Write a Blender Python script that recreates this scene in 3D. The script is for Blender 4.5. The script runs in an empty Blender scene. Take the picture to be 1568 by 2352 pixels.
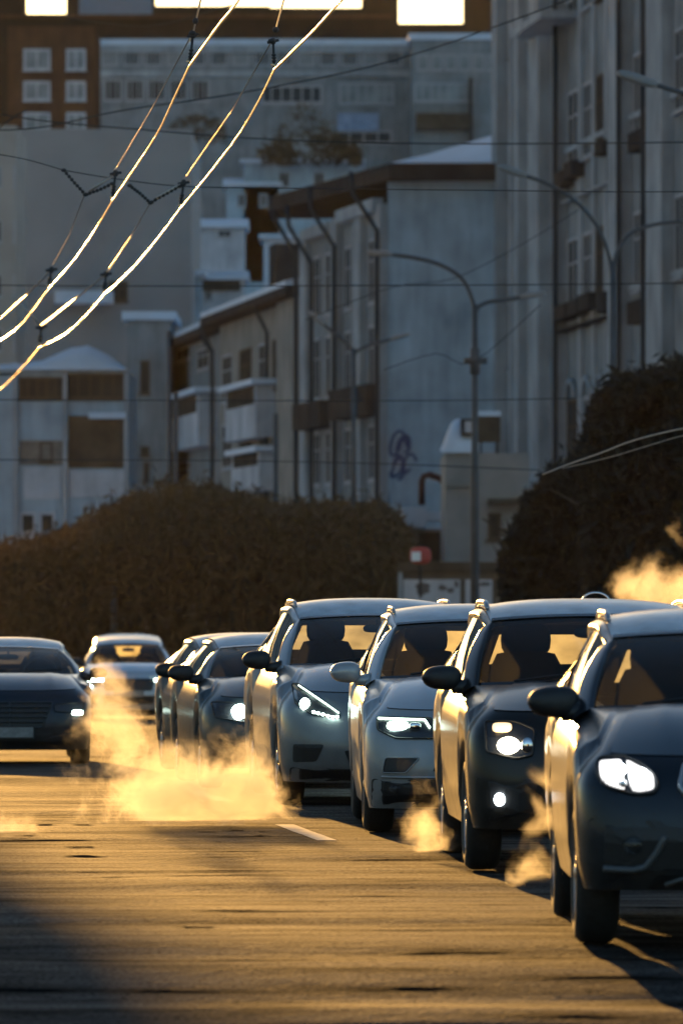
import bpy, bmesh, math, random
from math import sin, cos, pi, sqrt, radians, atan2, exp
from mathutils import Vector, Matrix, noise
SC = bpy.context.scene
COL = SC.collection

# ------------------------------------------------------------------ camera
F, CX, HY, CZ = 16600.0, 784.0, 1330.0, 1.85      # long lens: focal length, centre and horizon on a 1568x2352 frame
cam_d = bpy.data.cameras.new('camera'); cam = bpy.data.objects.new('camera', cam_d); COL.objects.link(cam)
cam.location = (0, 0, CZ); cam.rotation_euler = (pi / 2, 0, 0)
cam_d.sensor_width = 36; cam_d.lens = F / 2352 * 36; cam_d.shift_y = (HY - 1176) / 2352
cam_d.clip_start = 1; cam_d.clip_end = 6000
cam_d.dof.use_dof = True; cam_d.dof.focus_distance = 55; cam_d.dof.aperture_fstop = 5.4
SC.camera = cam

# ------------------------------------------------------------------ sky, sun, exposure
SUN_AZ, SUN_EL = radians(-6.8), radians(5.4)      # azimuth from +Y towards +X
w = bpy.data.worlds.new('World'); SC.world = w; w.use_nodes = True
nt = w.node_tree; nt.nodes.clear()
sky = nt.nodes.new('ShaderNodeTexSky'); sky.sky_type = 'NISHITA'; sky.sun_disc = False
sky.sun_elevation = SUN_EL; sky.sun_rotation = SUN_AZ
sky.air_density = 1.0; sky.dust_density = 0.5; sky.ozone_density = 2.4
bg = nt.nodes.new('ShaderNodeBackground'); bg.inputs[1].default_value = 0.15
out = nt.nodes.new('ShaderNodeOutputWorld')
nt.links.new(sky.outputs[0], bg.inputs[0]); nt.links.new(bg.outputs[0], out.inputs[0])
sun_d = bpy.data.lights.new('sun', 'SUN'); sun = bpy.data.objects.new('sun', sun_d); COL.objects.link(sun)
sun_d.energy = 5.0; sun_d.angle = radians(0.55); sun_d.color = (1.0, 0.52, 0.13)
SDIR = Vector((sin(SUN_AZ) * cos(SUN_EL), cos(SUN_AZ) * cos(SUN_EL), sin(SUN_EL)))
sun.rotation_euler = (-SDIR).to_track_quat('-Z', 'Y').to_euler()
sun.location = SDIR * 200
SC.view_settings.view_transform = 'Standard'; SC.view_settings.look = 'None'
SC.view_settings.gamma = 1; SC.view_settings.use_curve_mapping = False
SC.view_settings.exposure = 0.85
SC.cycles.volume_bounces = 0
SC.cycles.sample_clamp_indirect = 8

# ------------------------------------------------------------------ helpers
def P(x, y, d):
    return Vector(((x - CX) / F * d, d, CZ + (HY - y) / F * d))
def lerp(a, b, t): return a + (b - a) * t
def interp(t, pts):
    if t <= pts[0][0]: return pts[0][1]
    for (a, va), (b, vb) in zip(pts, pts[1:]):
        if t <= b:
            u = (t - a) / (b - a); u = u * u * (3 - 2 * u) if False else u
            return va + (vb - va) * u
    return pts[-1][1]
def ss(a, b, x):
    t = min(1, max(0, (x - a) / (b - a))); return t * t * (3 - 2 * t)

MATS = {}
def mat(name, col, rough=0.6, metal=0.0, coat=0.0, coat_rough=0.04, spec=0.5, var=0.0, scale=3.0, bump=0.0, bscale=20.0,
        emit=None, estr=0.0, alpha_clear=None, dirt=None):
    if name in MATS: return MATS[name]
    m = bpy.data.materials.new(name); m.use_nodes = True; n = m.node_tree.nodes; l = m.node_tree.links
    b = n['Principled BSDF']
    b.inputs['Base Color'].default_value = (*col, 1); b.inputs['Roughness'].default_value = rough
    b.inputs['Metallic'].default_value = metal; b.inputs['Coat Weight'].default_value = coat
    b.inputs['Coat Roughness'].default_value = coat_rough; b.inputs['Specular IOR Level'].default_value = spec
    tc = n.new('ShaderNodeTexCoord')
    last = None
    if var > 0:
        no = n.new('ShaderNodeTexNoise'); no.inputs['Scale'].default_value = scale; no.inputs['Detail'].default_value = 6
        l.new(tc.outputs['Object'], no.inputs['Vector'])
        mp = n.new('ShaderNodeMapRange'); mp.inputs[1].default_value = 0.3; mp.inputs[2].default_value = 0.7
        mp.inputs[3].default_value = 1 - var; mp.inputs[4].default_value = 1 + var
        l.new(no.outputs[0], mp.inputs[0])
        mx = n.new('ShaderNodeMix'); mx.data_type = 'RGBA'; mx.blend_type = 'MULTIPLY'; mx.inputs[0].default_value = 1
        mx.inputs[6].default_value = (*col, 1); l.new(mp.outputs[0], mx.inputs[7]); l.new(mx.outputs[2], b.inputs['Base Color'])
        last = mx.outputs[2]
    if dirt:                                       # road salt splashed on the lower bodywork
        sx = n.new('ShaderNodeSeparateXYZ'); l.new(tc.outputs['Object'], sx.inputs[0])
        mr = n.new('ShaderNodeMapRange'); mr.inputs[1].default_value = 0.85; mr.inputs[2].default_value = 0.25
        mr.inputs[3].default_value = 0; mr.inputs[4].default_value = dirt; l.new(sx.outputs[2], mr.inputs[0])
        no = n.new('ShaderNodeTexNoise'); no.inputs['Scale'].default_value = 7; no.inputs['Detail'].default_value = 8
        l.new(tc.outputs['Object'], no.inputs['Vector'])
        mu = n.new('ShaderNodeMath'); mu.operation = 'MULTIPLY'; l.new(mr.outputs[0], mu.inputs[0]); l.new(no.outputs[0], mu.inputs[1])
        mx = n.new('ShaderNodeMix'); mx.data_type = 'RGBA'; l.new(mu.outputs[0], mx.inputs[0])
        mx.inputs[6].default_value = (*col, 1); mx.inputs[7].default_value = (0.09, 0.08, 0.07, 1)
        if last: l.new(last, mx.inputs[6])
        l.new(mx.outputs[2], b.inputs['Base Color'])
        ad = n.new('ShaderNodeMath'); ad.operation = 'MULTIPLY_ADD'; ad.inputs[1].default_value = 0.5; ad.inputs[2].default_value = rough
        l.new(mu.outputs[0], ad.inputs[0]); l.new(ad.outputs[0], b.inputs['Roughness'])
        cw = n.new('ShaderNodeMath'); cw.operation = 'MULTIPLY_ADD'; cw.inputs[1].default_value = -coat; cw.inputs[2].default_value = coat
        l.new(mu.outputs[0], cw.inputs[0]); l.new(cw.outputs[0], b.inputs['Coat Weight'])
    if bump > 0:
        no = n.new('ShaderNodeTexNoise'); no.inputs['Scale'].default_value = bscale; no.inputs['Detail'].default_value = 5
        l.new(tc.outputs['Object'], no.inputs['Vector'])
        bp = n.new('ShaderNodeBump'); bp.inputs['Strength'].default_value = bump; bp.inputs['Distance'].default_value = 0.02
        l.new(no.outputs[0], bp.inputs['Height']); l.new(bp.outputs[0], b.inputs['Normal'])
    if emit:
        b.inputs['Emission Color'].default_value = (*emit, 1); b.inputs['Emission Strength'].default_value = estr
    MATS[name] = m
    return m
def wall_mat(name, col, var=.22, scale=.5):
    """weathered plaster: blotches, rain streaks, fine relief"""
    m = mat(name, col, 0.95, var=var, scale=scale, bump=.25, bscale=4, spec=0)
    n = m.node_tree.nodes; l = m.node_tree.links; b = n['Principled BSDF']
    tc = next(x for x in n if x.type == 'TEX_COORD'); src = b.inputs['Base Color'].links[0].from_socket
    mp = n.new('ShaderNodeMapping'); mp.inputs['Scale'].default_value = (2.2, 2.2, .35); l.new(tc.outputs['Object'], mp.inputs[0])
    no = n.new('ShaderNodeTexNoise'); no.inputs['Scale'].default_value = 1.1; no.inputs['Detail'].default_value = 7; l.new(mp.outputs[0], no.inputs['Vector'])
    mr = n.new('ShaderNodeMapRange'); mr.inputs[1].default_value = .35; mr.inputs[2].default_value = .62; mr.inputs[3].default_value = .86; mr.inputs[4].default_value = 1.05; l.new(no.outputs[0], mr.inputs[0])
    mx = n.new('ShaderNodeMix'); mx.data_type = 'RGBA'; mx.blend_type = 'MULTIPLY'; mx.inputs[0].default_value = 1; l.new(src, mx.inputs[6]); l.new(mr.outputs[0], mx.inputs[7]); l.new(mx.outputs[2], b.inputs['Base Color'])
    return m
def glass_mat(name, tint, rough=0.02, refl=1.0, dust=0.0):
    if name in MATS: return MATS[name]
    m = bpy.data.materials.new(name); m.use_nodes = True; n = m.node_tree.nodes; l = m.node_tree.links; n.clear()
    o = n.new('ShaderNodeOutputMaterial'); mx = n.new('ShaderNodeMixShader')
    t = n.new('ShaderNodeBsdfTransparent'); t.inputs[0].default_value = (*tint, 1)
    g = n.new('ShaderNodeBsdfGlossy'); g.inputs['Roughness'].default_value = rough
    fr = n.new('ShaderNodeFresnel'); fr.inputs[0].default_value = 1.5
    mu = n.new('ShaderNodeMath'); mu.operation = 'MULTIPLY'; mu.inputs[1].default_value = refl; mu.use_clamp = True
    l.new(fr.outputs[0], mu.inputs[0]); l.new(mu.outputs[0], mx.inputs[0])
    cl = t.outputs[0]
    if dust > 0:                                   # film of road dust and mist on the pane
        tr = n.new('ShaderNodeBsdfTranslucent'); tr.inputs[0].default_value = (.8, .8, .78, 1); m2 = n.new('ShaderNodeMixShader'); m2.inputs[0].default_value = dust
        l.new(t.outputs[0], m2.inputs[1]); l.new(tr.outputs[0], m2.inputs[2]); cl = m2.outputs[0]
    l.new(cl, mx.inputs[1]); l.new(g.outputs[0], mx.inputs[2]); l.new(mx.outputs[0], o.inputs[0])
    MATS[name] = m; return m
def frost_mat(name, col, amount):
    """rear window misted and frosted over: light from behind spreads through it"""
    if name in MATS: return MATS[name]
    m = bpy.data.materials.new(name); m.use_nodes = True; n = m.node_tree.nodes; l = m.node_tree.links; n.clear()
    o = n.new('ShaderNodeOutputMaterial'); mx = n.new('ShaderNodeMixShader')
    t = n.new('ShaderNodeBsdfTransparent'); t.inputs[0].default_value = (0.5, 0.5, 0.5, 1)
    g = n.new('ShaderNodeBsdfTranslucent'); g.inputs[0].default_value = (*col, 1)
    tc = n.new('ShaderNodeTexCoord'); no = n.new('ShaderNodeTexNoise'); no.inputs['Scale'].default_value = 3.5; no.inputs['Detail'].default_value = 5
    l.new(tc.outputs['Object'], no.inputs['Vector'])
    mp = n.new('ShaderNodeMapRange'); mp.inputs[1].default_value = 0.32; mp.inputs[2].default_value = 0.62
    mp.inputs[3].default_value = amount * 0.6; mp.inputs[4].default_value = amount
    l.new(no.outputs[0], mp.inputs[0]); l.new(mp.outputs[0], mx.inputs[0])
    l.new(t.outputs[0], mx.inputs[1]); l.new(g.outputs[0], mx.inputs[2]); l.new(mx.outputs[0], o.inputs[0])
    MATS[name] = m; return m

def tag(o, label=None, cat=None, group=None, kind=None):
    if label: o['label'] = label
    if cat: o['category'] = cat
    if group: o['group'] = group
    if kind: o['kind'] = kind
    return o
def empty(name, loc=(0, 0, 0), rz=0.0):
    o = bpy.data.objects.new(name, None); COL.objects.link(o); o.location = loc; o.rotation_euler = (0, 0, rz)
    o.empty_display_size = 0.2
    return o
def mesh_obj(name, verts, faces, m, parent=None, smooth=False):
    me = bpy.data.meshes.new(name); me.from_pydata([tuple(v) for v in verts], [], faces); me.update()
    if smooth: me.polygons.foreach_set('use_smooth', [True] * len(me.polygons))
    o = bpy.data.objects.new(name, me); COL.objects.link(o)
    if m: me.materials.append(m)
    if parent: o.parent = parent
    return o
class MB:
    """collects simple shapes and links them as one mesh object"""
    def __init__(s): s.v = []; s.f = []
    def add(s, vs, fs):
        k = len(s.v); s.v += [Vector(v) for v in vs]; s.f += [tuple(i + k for i in f) for f in fs]; return s
    def box(s, x0, x1, y0, y1, z0, z1, M=None):
        vs = [Vector((x, y, z)) for z in (z0, z1) for y in (y0, y1) for x in (x0, x1)]
        if M: vs = [M @ v for v in vs]
        return s.add(vs, [(0, 2, 3, 1), (4, 5, 7, 6), (0, 1, 5, 4), (2, 6, 7, 3), (0, 4, 6, 2), (1, 3, 7, 5)])
    def tube(s, pts, r, n=8, caps=True):
        pts = [Vector(p) for p in pts]; rs = r if isinstance(r, (list, tuple)) else [r] * len(pts)
        rings = []
        up0 = None
        for i, p in enumerate(pts):
            t = (pts[min(i + 1, len(pts) - 1)] - pts[max(i - 1, 0)]).normalized()
            if up0 is None:
                up0 = Vector((0, 0, 1)) if abs(t.z) < 0.9 else Vector((1, 0, 0))
            a = t.cross(up0).normalized(); up0 = a.cross(t).normalized()
            rings.append([p + (a * cos(2 * pi * k / n) + up0 * sin(2 * pi * k / n)) * rs[i] for k in range(n)])
        vs = [v for ring in rings for v in ring]; fs = []
        for i in range(len(pts) - 1):
            for k in range(n):
                fs.append((i * n + k, i * n + (k + 1) % n, (i + 1) * n + (k + 1) % n, (i + 1) * n + k))
        if caps:
            fs.append(tuple(range(n - 1, -1, -1))); fs.append(tuple((len(pts) - 1) * n + k for k in range(n)))
        return s.add(vs, fs)
    def ball(s, c, rx, ry=None, rz=None, n=12, m=8, e=2.0):
        ry = ry or rx; rz = rz or rx; c = Vector(c); vs = []; fs = []
        def sp(v, p): return math.copysign(abs(v) ** p, v)
        p = 2 / e
        for i in range(m + 1):
            ph = -pi / 2 + pi * i / m
            for k in range(n):
                th = 2 * pi * k / n
                vs.append(c + Vector((rx * sp(cos(ph), p) * sp(cos(th), p), ry * sp(cos(ph), p) * sp(sin(th), p), rz * sp(sin(ph), p))))
        for i in range(m):
            for k in range(n):
                fs.append((i * n + k, i * n + (k + 1) % n, (i + 1) * n + (k + 1) % n, (i + 1) * n + k))
        return s.add(vs, fs)
    def quad(s, a, b, c, d): return s.add([a, b, c, d], [(0, 1, 2, 3)])
    def build(s, name, m, parent=None, smooth=False): return mesh_obj(name, s.v, s.f, m, parent, smooth)
def grid_faces(nu, nv, flip=False):
    f = []
    for i in range(nu - 1):
        for j in range(nv - 1):
            a, b, c, d = i * nv + j, (i + 1) * nv + j, (i + 1) * nv + j + 1, i * nv + j + 1
            f.append((a, d, c, b) if flip else (a, b, c, d))
    return f

# ------------------------------------------------------------------ ground
def lane_x(d): return 0 if d < 40 else -(d - 40) * 0.034
def base_z(d):
    z = 0.0
    if d < 38: z -= .085 * (38 - max(d, 24)) ** 2 / ((38 - max(d, 24)) + 5)
    if d > 60: z -= (min(d, 140) - 60) * 0.0104
    if d > 140: z -= (min(d, 260) - 140) * 0.018
    return z
WAVES = [  # distance, height, half-width of the rise facing the camera, length of the fall beyond, x from, x to
    (43.4, 0.050, 0.75, 3.2, -1.3, 99), (47.9, 0.045, 0.8, 3.0, -0.4, 99), (45.6, 0.02, 0.5, 2.0, -99, 99), (39.2, 0.02, 0.5, 2.0, -99, 99),
    (36.6, 0.022, 0.5, 2.0, -99, 99), (35.2, 0.062, 1.7, 1.2, -99, 99), (33.2, 0.068, 1.8, .9, -99, 99), (31.2, 0.05, 1.5, .9, -99, 99), (51.2, 0.02, 0.5, 1.6, -99, -0.6),
    (57.0, 0.03, 0.7, 3.0, -99, 99), (63.5, 0.03, 0.8, 4.0, -99, 99), (70.0, 0.04, 0.9, 4.0, -99, 99), (29.6, 0.03, 1.0, 1.2, -99, 99)]
def gz(x, d):
    z = base_z(d)
    if 20 < d < 90:
        for (d0, h, a, b, x0, x1) in WAVES:
            wob = 0.35 * noise.noise(Vector((x * 0.25, d0, 3.1)))
            u = d - d0 - wob
            k = ss(-a, 0, u) * (1 - ss(0, b, u))
            if k > 0: z += h * k * ss(x0 - 0.7, x0 + 0.7, x) * (1 - ss(x1 - 1, x1 + 1, x)) * (0.75 + 0.5 * noise.noise(Vector((x * 0.4, d0 * 1.7, 9))))
        z += 0.006 * noise.noise(Vector((x * 0.25, d * 0.9, 0))) + 0.0035 * noise.noise(Vector((x * 0.5, d * 2.4, 5)))
    return z

def asphalt():
    m = bpy.data.materials.new('asphalt'); m.use_nodes = True; n = m.node_tree.nodes; l = m.node_tree.links
    b = n['Principled BSDF']; tc = n.new('ShaderNodeTexCoord')
    def noi(sc, det, vec=None):
        x = n.new('ShaderNodeTexNoise'); x.inputs['Scale'].default_value = sc; x.inputs['Detail'].default_value = det
        l.new(vec or tc.outputs['Object'], x.inputs['Vector']); return x.outputs[0]
    mpg = n.new('ShaderNodeMapping'); mpg.inputs['Scale'].default_value = (0.35, 1.6, 1); l.new(tc.outputs['Object'], mpg.inputs[0])
    big = noi(0.5, 6, mpg.outputs[0]); fine = noi(42, 4); mid = noi(6, 5)
    cr = n.new('ShaderNodeValToRGB'); l.new(big, cr.inputs[0])
    cr.color_ramp.elements[0].position = 0.3; cr.color_ramp.elements[0].color = (0.014, 0.0135, 0.013, 1)
    cr.color_ramp.elements[1].position = 0.7; cr.color_ramp.elements[1].color = (0.036, 0.033, 0.030, 1)
    mr = n.new('ShaderNodeMapRange'); l.new(fine, mr.inputs[0]); mr.inputs[1].default_value = 0.3; mr.inputs[2].default_value = 0.7; mr.inputs[3].default_value = 0.55; mr.inputs[4].default_value = 1.5
    mx = n.new('ShaderNodeMix'); mx.data_type = 'RGBA'; mx.blend_type = 'MULTIPLY'; mx.inputs[0].default_value = 1
    l.new(cr.outputs[0], mx.inputs[6]); l.new(mr.outputs[0], mx.inputs[7])
    mp2 = n.new('ShaderNodeMapping'); mp2.inputs['Scale'].default_value = (0.7, 2.6, 1); l.new(tc.outputs['Object'], mp2.inputs[0])
    stk = noi(1.1, 9, mp2.outputs[0])
    mr2 = n.new('ShaderNodeMapRange'); l.new(stk, mr2.inputs[0]); mr2.inputs[1].default_value = 0.36; mr2.inputs[2].default_value = 0.64; mr2.inputs[3].default_value = 0.45; mr2.inputs[4].default_value = 1.6
    mx2 = n.new('ShaderNodeMix'); mx2.data_type = 'RGBA'; mx2.blend_type = 'MULTIPLY'; mx2.inputs[0].default_value = 1
    l.new(mx.outputs[2], mx2.inputs[6]); l.new(mr2.outputs[0], mx2.inputs[7]); l.new(mx2.outputs[2], b.inputs['Base Color'])
    # glancing sheen: strong on polished streaks, weak on open, dusty stone
    sp = n.new('ShaderNodeMapRange'); l.new(stk, sp.inputs[0]); sp.inputs[1].default_value = 0.34; sp.inputs[2].default_value = 0.66; sp.inputs[3].default_value = 0.0; sp.inputs[4].default_value = 0.085
    sg = n.new('ShaderNodeMapRange'); l.new(fine, sg.inputs[0]); sg.inputs[1].default_value = 0.35; sg.inputs[2].default_value = 0.65; sg.inputs[3].default_value = 0.0; sg.inputs[4].default_value = 2.1
    sm_ = n.new('ShaderNodeMath'); sm_.operation = 'MULTIPLY'; l.new(sp.outputs[0], sm_.inputs[0]); l.new(sg.outputs[0], sm_.inputs[1]); l.new(sm_.outputs[0], b.inputs['Specular IOR Level'])
    rr = n.new('ShaderNodeMapRange'); l.new(big, rr.inputs[0]); rr.inputs[1].default_value = 0.3; rr.inputs[2].default_value = 0.7; rr.inputs[3].default_value = 0.72; rr.inputs[4].default_value = 0.9
    l.new(rr.outputs[0], b.inputs['Roughness'])
    ad = n.new('ShaderNodeMath'); ad.operation = 'MULTIPLY_ADD'; ad.inputs[1].default_value = 0.5; l.new(fine, ad.inputs[0]); l.new(mid, ad.inputs[2])
    bp = n.new('ShaderNodeBump'); bp.inputs['Strength'].default_value = 1.0; bp.inputs['Distance'].default_value = 0.016
    l.new(ad.outputs[0], bp.inputs['Height']); l.new(bp.outputs[0], b.inputs['Normal'])
    return m
M_ASPH = asphalt()
ds = []
d = 6.0
while d < 270:
    ds.append(d); d += 1.0 if d < 26 else (0.14 if d < 60 else (0.4 if d < 90 else 6.0))
NXR = 49
xs = [-12 + 24 * i / (NXR - 1) for i in range(NXR)]
rv = []
for d in ds:
    for x in xs:
        X = x + lane_x(d) * (0.5 if d < 60 else 1); rv.append((X, d, gz(X, d)))
tag(mesh_obj('road', rv, grid_faces(len(ds), NXR, True), M_ASPH, smooth=True), 'worn grey asphalt road lit low by the sun', kind='structure')

# land sheet out to the horizon: drops below the road, climbs as the snowy hillside behind the town
def land_z(x, d):
    z = base_z(min(d, 260)) - 0.35
    h = interp(d, [(0, 0), (330, 0), (400, 3), (470, 13), (560, 26), (680, 38), (900, 46), (1400, 46), (4000, 40)])
    h *= ss(-.085, -.05, x / max(d, 1))
    return z + h + (1.0 * noise.noise(Vector((x * 0.03, d * 0.02, 2))) if d > 330 else 0)
lx = [-2500, -800, -300, -150, -110, -80, -65, -50, -42, -35, -25, -15, -8, 0, 8, 15, 25, 35, 50, 80, 150, 300, 800, 2500]
ld = [-400, -50, 0, 60, 100, 140, 180, 230, 260, 300, 330, 360, 400, 440, 470, 500, 530, 560, 600, 640, 680, 760, 900, 1400, 2500, 4000]
M_SNOW = mat('old_snow', (0.62, 0.66, 0.72), 0.8, var=0.25, scale=0.15, bump=0.3, bscale=2)
tag(mesh_obj('land', [(x, d, land_z(x, d)) for d in ld for x in lx], grid_faces(len(ld), len(lx), True), M_SNOW, smooth=True), 'snowy land rising to a hillside behind the town', kind='structure')

# painted dash between the lanes, tar-filled pits and patches
M_PAINT = mat('road_paint', (0.42, 0.38, 0.30), 0.7, var=0.3, scale=9)
def road_strip(name, x0, d0, x1, d1, wd, m, n=14, lift=0.004):
    v = []
    for i in range(n + 1):
        t = i / n; x = lerp(x0, x1, t); dd = lerp(d0, d1, t)
        for k in (-1, -0.33, 0.33, 1):
            X = x + k * wd / 2; v.append((X, dd, gz(X, dd) + lift))
    return mesh_obj(name, v, grid_faces(n + 1, 4, True), m)
tag(road_strip('lane_marking', -0.10, 51.0, -0.43, 54.4, 0.14, M_PAINT), 'short white painted dash on the asphalt beside the grey crossover', kind='structure')
tag(road_strip('lane_marking', -0.95, 60.2, -1.28, 63.6, 0.14, M_PAINT), kind='structure')
M_TAR = mat('tar', (0.014, 0.013, 0.012), 0.95, spec=0)
rng = random.Random(4)
for (px, py, wd) in [(195, 1947, .22), (200, 1968, .26), (105, 1895, .2), (60, 1925, .18), (545, 1908, .16), (605, 1910, .14), (480, 1912, .14), (598, 1922, .16), (500, 1935, .08), (460, 2305, .1), (265, 2020, .14), (455, 2132, .2), (737, 2072, .06), (1400, 2310, .06), (120, 1885, .14), (190, 1895, .16)]:
    d0 = 1.85 * F / (py - HY); x0 = (px - CX) / F * d0
    k = 12; v = [(x0, d0, gz(x0, d0) + 0.005)]
    for i in range(k):
        a = 2 * pi * i / k; r = wd * (0.22 + 0.5 * rng.random()); X = x0 + r * cos(a); D = d0 + r * .9 * sin(a); v.append((X, D, gz(X, D) + 0.005))
    tag(mesh_obj('road_patch', v, [(0, i + 1, (i + 1) % k + 1) for i in range(k)], M_TAR), kind='structure')

# ------------------------------------------------------------------ cars
M_BLACK = mat('black_plastic', (0.012, 0.012, 0.013), 0.5, var=0.2, scale=8)
M_GLOSSBLACK = mat('gloss_black', (0.008, 0.008, 0.009), 0.12, coat=0.5)
M_RUB = mat('tyre_rubber', (0.014, 0.0135, 0.013), 0.75, var=0.3, scale=14, bump=0.3, bscale=60)
M_RIM = mat('alloy', (0.4, 0.4, 0.41), 0.35, metal=0.9, var=0.2, scale=6)
M_CHROME = mat('chrome', (0.7, 0.7, 0.72), 0.15, metal=1.0)
M_SATIN = mat('satin_trim', (0.35, 0.36, 0.38), 0.35, metal=0.8)
M_TRIM2 = mat('grey_trim', (0.10, 0.105, 0.11), 0.5, metal=.5)
M_FROST = mat('frosted_roof', (0.40, 0.43, 0.46), 0.5, coat=.4, coat_rough=.2, var=.25, scale=5, bump=.1, bscale=40)
M_TRIM = mat('dark_trim', (0.05, 0.055, 0.06), 0.45, metal=.6)
M_SEAT = mat('seat_cloth', (0.012, 0.011, 0.011), 0.9, var=0.2)
M_DASH = mat('dashboard_plastic', (0.018, 0.017, 0.017), 0.7, var=0.1)
M_WIND = glass_mat('windscreen_glass', (0.72, 0.74, 0.72), 0.015, 0.45, .18)
M_TINT = glass_mat('tinted_glass', (0.25, 0.26, 0.26), 0.02, 0.8)
M_LENS = glass_mat('lamp_glass', (0.92, 0.94, 0.95), 0.02, 0.8)
M_HOUSE = mat('lamp_housing', (0.05, 0.05, 0.055), 0.3, metal=0.6)
M_REFL = mat('lamp_reflector', (0.8, 0.8, 0.8), 0.12, metal=1.0)
M_PLATE = mat('plate_white', (0.22, 0.215, 0.205), 0.5, var=0.25, scale=20)
M_WHITE = mat('lamp_white', (0.9, 0.95, 1.0), 0.3, emit=(0.85, 0.95, 1.0), estr=9)
M_GLOW = mat('lamp_glow', (0.8, 0.8, 0.8), 0.25, metal=.6, emit=(1.0, .95, .9), estr=1.1)
M_COOL = mat('lamp_cool', (0.9, 1.0, 0.97), 0.3, emit=(0.72, 1.0, 0.86), estr=14)
M_COOLSTRIP = mat('lamp_cool_strip', (0.9, 1.0, 0.97), 0.3, emit=(0.74, 1.0, 0.82), estr=3.0)
M_HOT = mat('lamp_hot', (0.9, 1.0, 0.97), 0.3, emit=(0.75, 1.0, 0.92), estr=60)
M_WARM = mat('lamp_warm', (1, 0.95, 0.85), 0.3, emit=(1.0, 0.88, 0.62), estr=16)
M_AMBER = mat('lamp_amber', (0.9, 0.6, 0.3), 0.25, emit=(1.0, 0.7, 0.35), estr=1.1)

def paint(name, col, metal=0.35, rough=0.32, dirt=0.8):
    return mat(name, col, rough, metal=metal, coat=.8 if max(col) > .1 else .38, spec=.5 if max(col) > .1 else .2, coat_rough=0.15, var=0.06, scale=2, dirt=dirt)

DEF = dict(hw=0.92, L=4.6, H=1.68, zb=0.22, zh=0.93, zbelt=1.12, yA=1.42, ycowl=1.12, zcowl=1.13, yW=1.98, zW=1.56, xW=0.60, xA=0.80,
           axle=0.90, wb=2.70, R=0.345, tw=0.225, D=0.55, n=2.9, yR=3.95, rearz=1.50, bulge=0.05,
           prof=[(0, .12), (.15, .03), (.4, 0), (.62, .02), (.8, .06), (.93, .12), (1, .2)],
           wid=[(0, .95), (.2, .985), (.5, 1.0), (.7, 1.0), (.8, .99), (.88, .965), (.94, .922), (1, .868)])

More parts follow.
